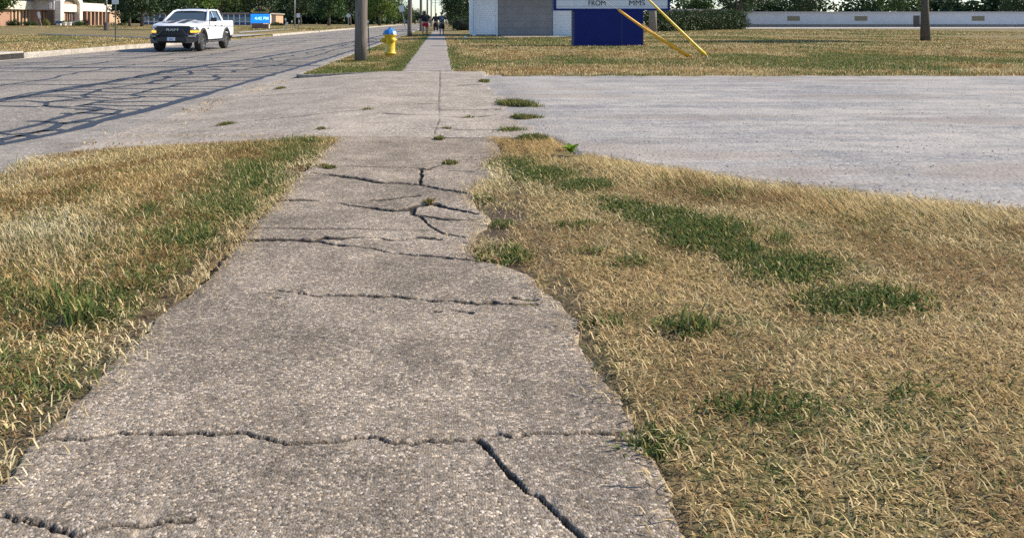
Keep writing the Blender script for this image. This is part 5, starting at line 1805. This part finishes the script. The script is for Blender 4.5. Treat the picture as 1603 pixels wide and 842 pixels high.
# far vehicle
cr = empty("parked_car", "dark red vehicle far down the left side of the road", "car", (-12.9, 285, ROADZ), 0)
MB().prism([(0, .3), (0, .95), (1.1, 1.05), (1.7, 1.65), (3.6, 1.7), (4.4, 1.05), (4.5, .35)], -.9, .9, 'x').build("body", plain("dark_red_paint", (.09, .012, .015), .35, coat=.5), cr)
MB().prism([(1.15, 1.08), (1.68, 1.6), (1.66, 1.62), (1.1, 1.1)], -.75, .75, 'x').build("windscreen", M_WSH, cr)
for sx_ in (-.8, .8):
    for cy in (.9, 3.6):
        MB().lathe([(.2, -.1), (.33, -.1), (.33, .1), (.2, .1)], 14, Matrix.Translation((sx_, cy, .33)) @ Matrix.Rotation(R(90), 4, 'Y')).build("wheel", M_TYRE, cr)

# ------------------------------------------------------------------ people, walking away
def skin_mesh(name, nodes, edges, mat, parent, levels=2, root=0):
    me = bpy.data.meshes.new(name)
    me.from_pydata([n_[:3] for n_ in nodes], edges, [])
    o = bpy.data.objects.new(name, me)
    COL.objects.link(o)
    sk = o.modifiers.new("skin", 'SKIN')
    if not me.skin_vertices:
        raise RuntimeError("no skin layer")
    for k, n_ in enumerate(nodes):
        r_ = n_[3]
        me.skin_vertices[0].data[k].radius = r_ if isinstance(r_, tuple) else (r_, r_)
        me.skin_vertices[0].data[k].use_root = (k == root)
    sk.use_smooth_shade = True
    sk.branch_smoothing = .4
    su = o.modifiers.new("sub", 'SUBSURF'); su.levels = levels; su.render_levels = levels
    bpy.context.view_layer.update()
    dg = bpy.context.evaluated_depsgraph_get()
    m2 = bpy.data.meshes.new_from_object(o.evaluated_get(dg))
    bpy.data.objects.remove(o)
    m2.materials.clear(); m2.materials.append(mat)
    o2 = bpy.data.objects.new(name, m2)
    link(o2, parent)
    return o2


M_SKIN = plain("skin", (.50, .31, .23), .55, var=.06)
M_HAIRD = plain("dark_hair", (.012, .010, .009), .6, var=.3)


def person(x, y, hgt, label, wide, top, bottom, bottom_to, shoe, stride, arm_sw, sleeve, hairlen, pack=None, skin=M_SKIN):
    """walks away from the camera (+y); wide = girth factor; bottom_to: height fraction where the trousers end"""
    t = empty("person", label, "person", (x, y, .012), R(random.uniform(-4, 4)))
    t.scale = (1.18, 1.1, 1.04)
    s = hgt
    g_ = wide
    N, E = [], []
    def node(p, r_):
        N.append((p[0] * s, p[1] * s, p[2] * s, tuple(q * s for q in r_) if isinstance(r_, tuple) else r_ * s)); return len(N) - 1
    def edge(a, b_): E.append((a, b_))
    pel = node((0, 0, .515), (.078 * g_, .062 * g_))
    sp1 = node((0, .0, .60), (.074 * g_, .060 * g_)); edge(pel, sp1)
    ch = node((0, .005, .72), (.088 * g_, .066 * g_)); edge(sp1, ch)
    nk = node((0, .0, .815), (.046, .042)); edge(ch, nk)
    nk2 = node((0, .008, .852), (.032, .033)); edge(nk, nk2)
    hd1 = node((0, .018, .895), (.043, .054)); edge(nk2, hd1)
    hd2 = node((0, .014, .945), (.046, .058)); edge(hd1, hd2)
    hd3 = node((0, .010, .980), (.030, .036)); edge(hd2, hd3)
    nose = node((0, .082, .912), .008); edge(hd1, nose)
    for sg in (-1, 1):
        ear = node((sg * .052, .012, .918), .008); edge(hd1, ear)
    legs = []
    for sg in (-1, 1):
        f = stride * sg
        hp = node((sg * .050 * g_ ** .5, 0, .475), (.058 * g_, .060 * g_)); edge(pel, hp)
        kn = node((sg * .055 * g_ ** .5, f * .10 + .02, .275), .040 * g_ ** .6); edge(hp, kn)
        ca = node((sg * .056 * g_ ** .5, f * .14 - .012, .19), .037 * g_ ** .6); edge(kn, ca)
        an = node((sg * .057 * g_ ** .5, f * .19 - .01, .05), .022); edge(ca, an)
        toe = node((sg * .064 * g_ ** .5, f * .19 + .075, .020), (.024, .016)); edge(an, toe)
        legs.append((hp, kn, ca, an, toe))
    arms = []
    for sg in (-1, 1):
        w_ = arm_sw * -sg
        sh = node((sg * .098 * g_ ** .75, 0, .79), (.040, .038)); edge(ch, sh)
        el = node((sg * .135 * g_ ** .75, w_ * .07 - .01, .625), .027); edge(sh, el)
        wr = node((sg * .148 * g_ ** .75, w_ * .15 + .02, .495), .0165); edge(el, wr)
        pm = node((sg * .148 * g_ ** .75, w_ * .165 + .025, .455), (.014, .022)); edge(wr, pm)
        for k in range(4):
            q = (k - 1.5) * .0115
            f1 = node((sg * .148 * g_ ** .75, w_ * .17 + .025 + q, .422), .0055); edge(pm, f1)
            f2 = node((sg * (.146 * g_ ** .75 - .006), w_ * .172 + .027 + q, .398 + .006 * abs(k - 1.2)), .0045); edge(f1, f2)
        th = node((sg * (.146 * g_ ** .75 - .012), w_ * .165 + .052, .440), .006); edge(pm, th)
        arms.append((sh, el, wr))
    bodyo = skin_mesh("body", N, E, skin, t, 1)
    # shirt
    n2, e2 = [], []
    def cp(i_, k=1.16, add=.006):
        p = N[i_]; r_ = p[3]
        r_ = tuple(q * k + add * s for q in r_) if isinstance(r_, tuple) else r_ * k + add * s
        n2.append((p[0], p[1], p[2], r_)); return len(n2) - 1
    a0 = cp(pel, 1.10, .006); a1 = cp(sp1, 1.18); a2 = cp(ch, 1.12); a3 = cp(nk, .98, .004)
    n2[a0] = (0, 0, (.515 - .012) * s, n2[a0][3])
    e2 += [(a0, a1), (a1, a2), (a2, a3)]
    for sh, el, wr in arms:
        b0 = cp(sh, 1.15)
        pe = [N[sh][q] + (N[el][q] - N[sh][q]) * min(1, sleeve) for q in range(3)]
        n2.append((*pe, .042 * s)); b1 = len(n2) - 1
        e2 += [(a2, b0), (b0, b1)]
        if sleeve > 1:
            pe = [N[el][q] + (N[wr][q] - N[el][q]) * (sleeve - 1) for q in range(3)]
            n2.append((*pe, .026 * s)); e2.append((b1, len(n2) - 1))
    skin_mesh("shirt", n2, e2, top, t, 2)
    # trousers or shorts
    n3, e3 = [], []
    n3.append((0, 0, .54 * s, (.083 * g_ * s, .068 * g_ * s)))
    n3.append((0, 0, .49 * s, (.083 * g_ * s, .070 * g_ * s))); e3.append((0, 1))
    for hp, kn, ca, an, toe in legs:
        prev = 1
        pts = [hp, kn, an]
        zs = [N[i_][2] / s for i_ in pts]
        for k, i_ in enumerate(pts):
            p = Vector(N[i_][:3]); r0 = (.068, .055, .042)[k] * g_ ** .8
            if zs[k] < bottom_to:
                pp = Vector(N[pts[k - 1]][:3]); q = (pp.z - bottom_to * s) / (pp.z - p.z)
                p = pp.lerp(p, q); r0 = ((.068, .055, .042)[k - 1] * (1 - q) + r0 * q / g_ ** .8 * 1.0) * 1.02 if True else r0
                r0 *= g_ ** .4
            n3.append((*p, r0 * s)); e3.append((prev, len(n3) - 1)); prev = len(n3) - 1
            if zs[k] < bottom_to: break
    skin_mesh("trousers" if bottom_to < .2 else "shorts", n3, e3, bottom, t, 2)
    for hp, kn, ca, an, toe in legs:
        A_, T_ = Vector(N[an][:3]), Vector(N[toe][:3])
        skin_mesh("shoe", [(A_.x, A_.y - .02 * s, .022 * s, (.026 * s, .022 * s)), (A_.x, A_.y + .03 * s, .022 * s, (.029 * s, .022 * s)), (T_.x, T_.y + .015 * s, .017 * s, (.026 * s, .016 * s))], [(0, 1), (1, 2)], shoe, t, 2)
    # hair
    hn = [(0, .010 * s, .972 * s, (.050 * s, .052 * s)), (0, -.014 * s, .935 * s, (.054 * s, .052 * s)), (0, -.024 * s, (.90 - hairlen * .5) * s, (.050 * s * (1 + hairlen), .034 * s)), (0, -.03 * s, (.885 - hairlen) * s, (.036 * s, .022 * s))]
    skin_mesh("hair", hn, [(0, 1), (1, 2), (2, 3)], M_HAIRD, t, 2)
    if pack is not None:
        pk = MB().box(-.095 * s, .095 * s, -.175 * s, -.075 * s * g_, .555 * s, .795 * s, .03 * s).build("backpack", pack, t)
        MB().box(-.07 * s, .07 * s, -.20 * s, -.172 * s, .575 * s, .68 * s, .012 * s).build("pocket", pack, pk)
        for sg in (-1, 1):
            MB().tube([(sg * .06 * s, -.09 * s, .78 * s), (sg * .065 * s, -.02 * s, .835 * s), (sg * .068 * s, .07 * s, .78 * s), (sg * .07 * s, .075 * s, .66 * s), (sg * .08 * s, -.08 * s, .59 * s)], .012 * s, 6).build("strap", M_BLACK, pk)
    return t


M_NAVY = plain("black_cotton", (.010, .011, .016), .9, var=.25)
M_REDS = plain("red_shorts_cloth", (.62, .018, .030), .8, var=.15)
M_CHAR = plain("charcoal_cloth", (.016, .015, .018), .9, var=.3)
M_CAMO, nt, b, _ = newmat("grey_pattern_cloth")
nt.links.new(ramp(nt, noise_n(nt, coords(nt), 11, 3, .5), [(.40, (.02, .025, .035)), (.5, (.10, .12, .15)), (.58, (.30, .33, .37))]), b.inputs['Base Color']); b.inputs['Roughness'].default_value = .9
M_CAMO2, nt, b, _ = newmat("dark_pattern_cloth")
nt.links.new(ramp(nt, noise_n(nt, coords(nt), 12, 3, .5), [(.42, (.022, .020, .022)), (.55, (.06, .052, .05)), (.65, (.14, .12, .11))]), b.inputs['Base Color']); b.inputs['Roughness'].default_value = .9
yy = F * H / (55.2 - CY)
person((665 - CX) * yy / F, yy, 1.90, "walker in a black T-shirt and red shorts, nearest on the left of the sidewalk", 1.62, M_NAVY, M_REDS, .31, M_BLACK, .35, .3, .85, .05)
person((682.5 - CX) * 80 / F, 80, 1.90, "walker dressed all in black, farther ahead between the other two", 1.3, M_CHAR, M_CHAR, .06, M_BLACK, .25, .2, 1.6, .02)
person((691.5 - CX) * yy / F, yy, 1.80, "walker in patterned shorts carrying a grey patterned backpack, right of the sidewalk", 1.22, M_CHAR, M_CAMO2, .24, M_BLACK, .5, .45, .8, .0, M_CAMO)
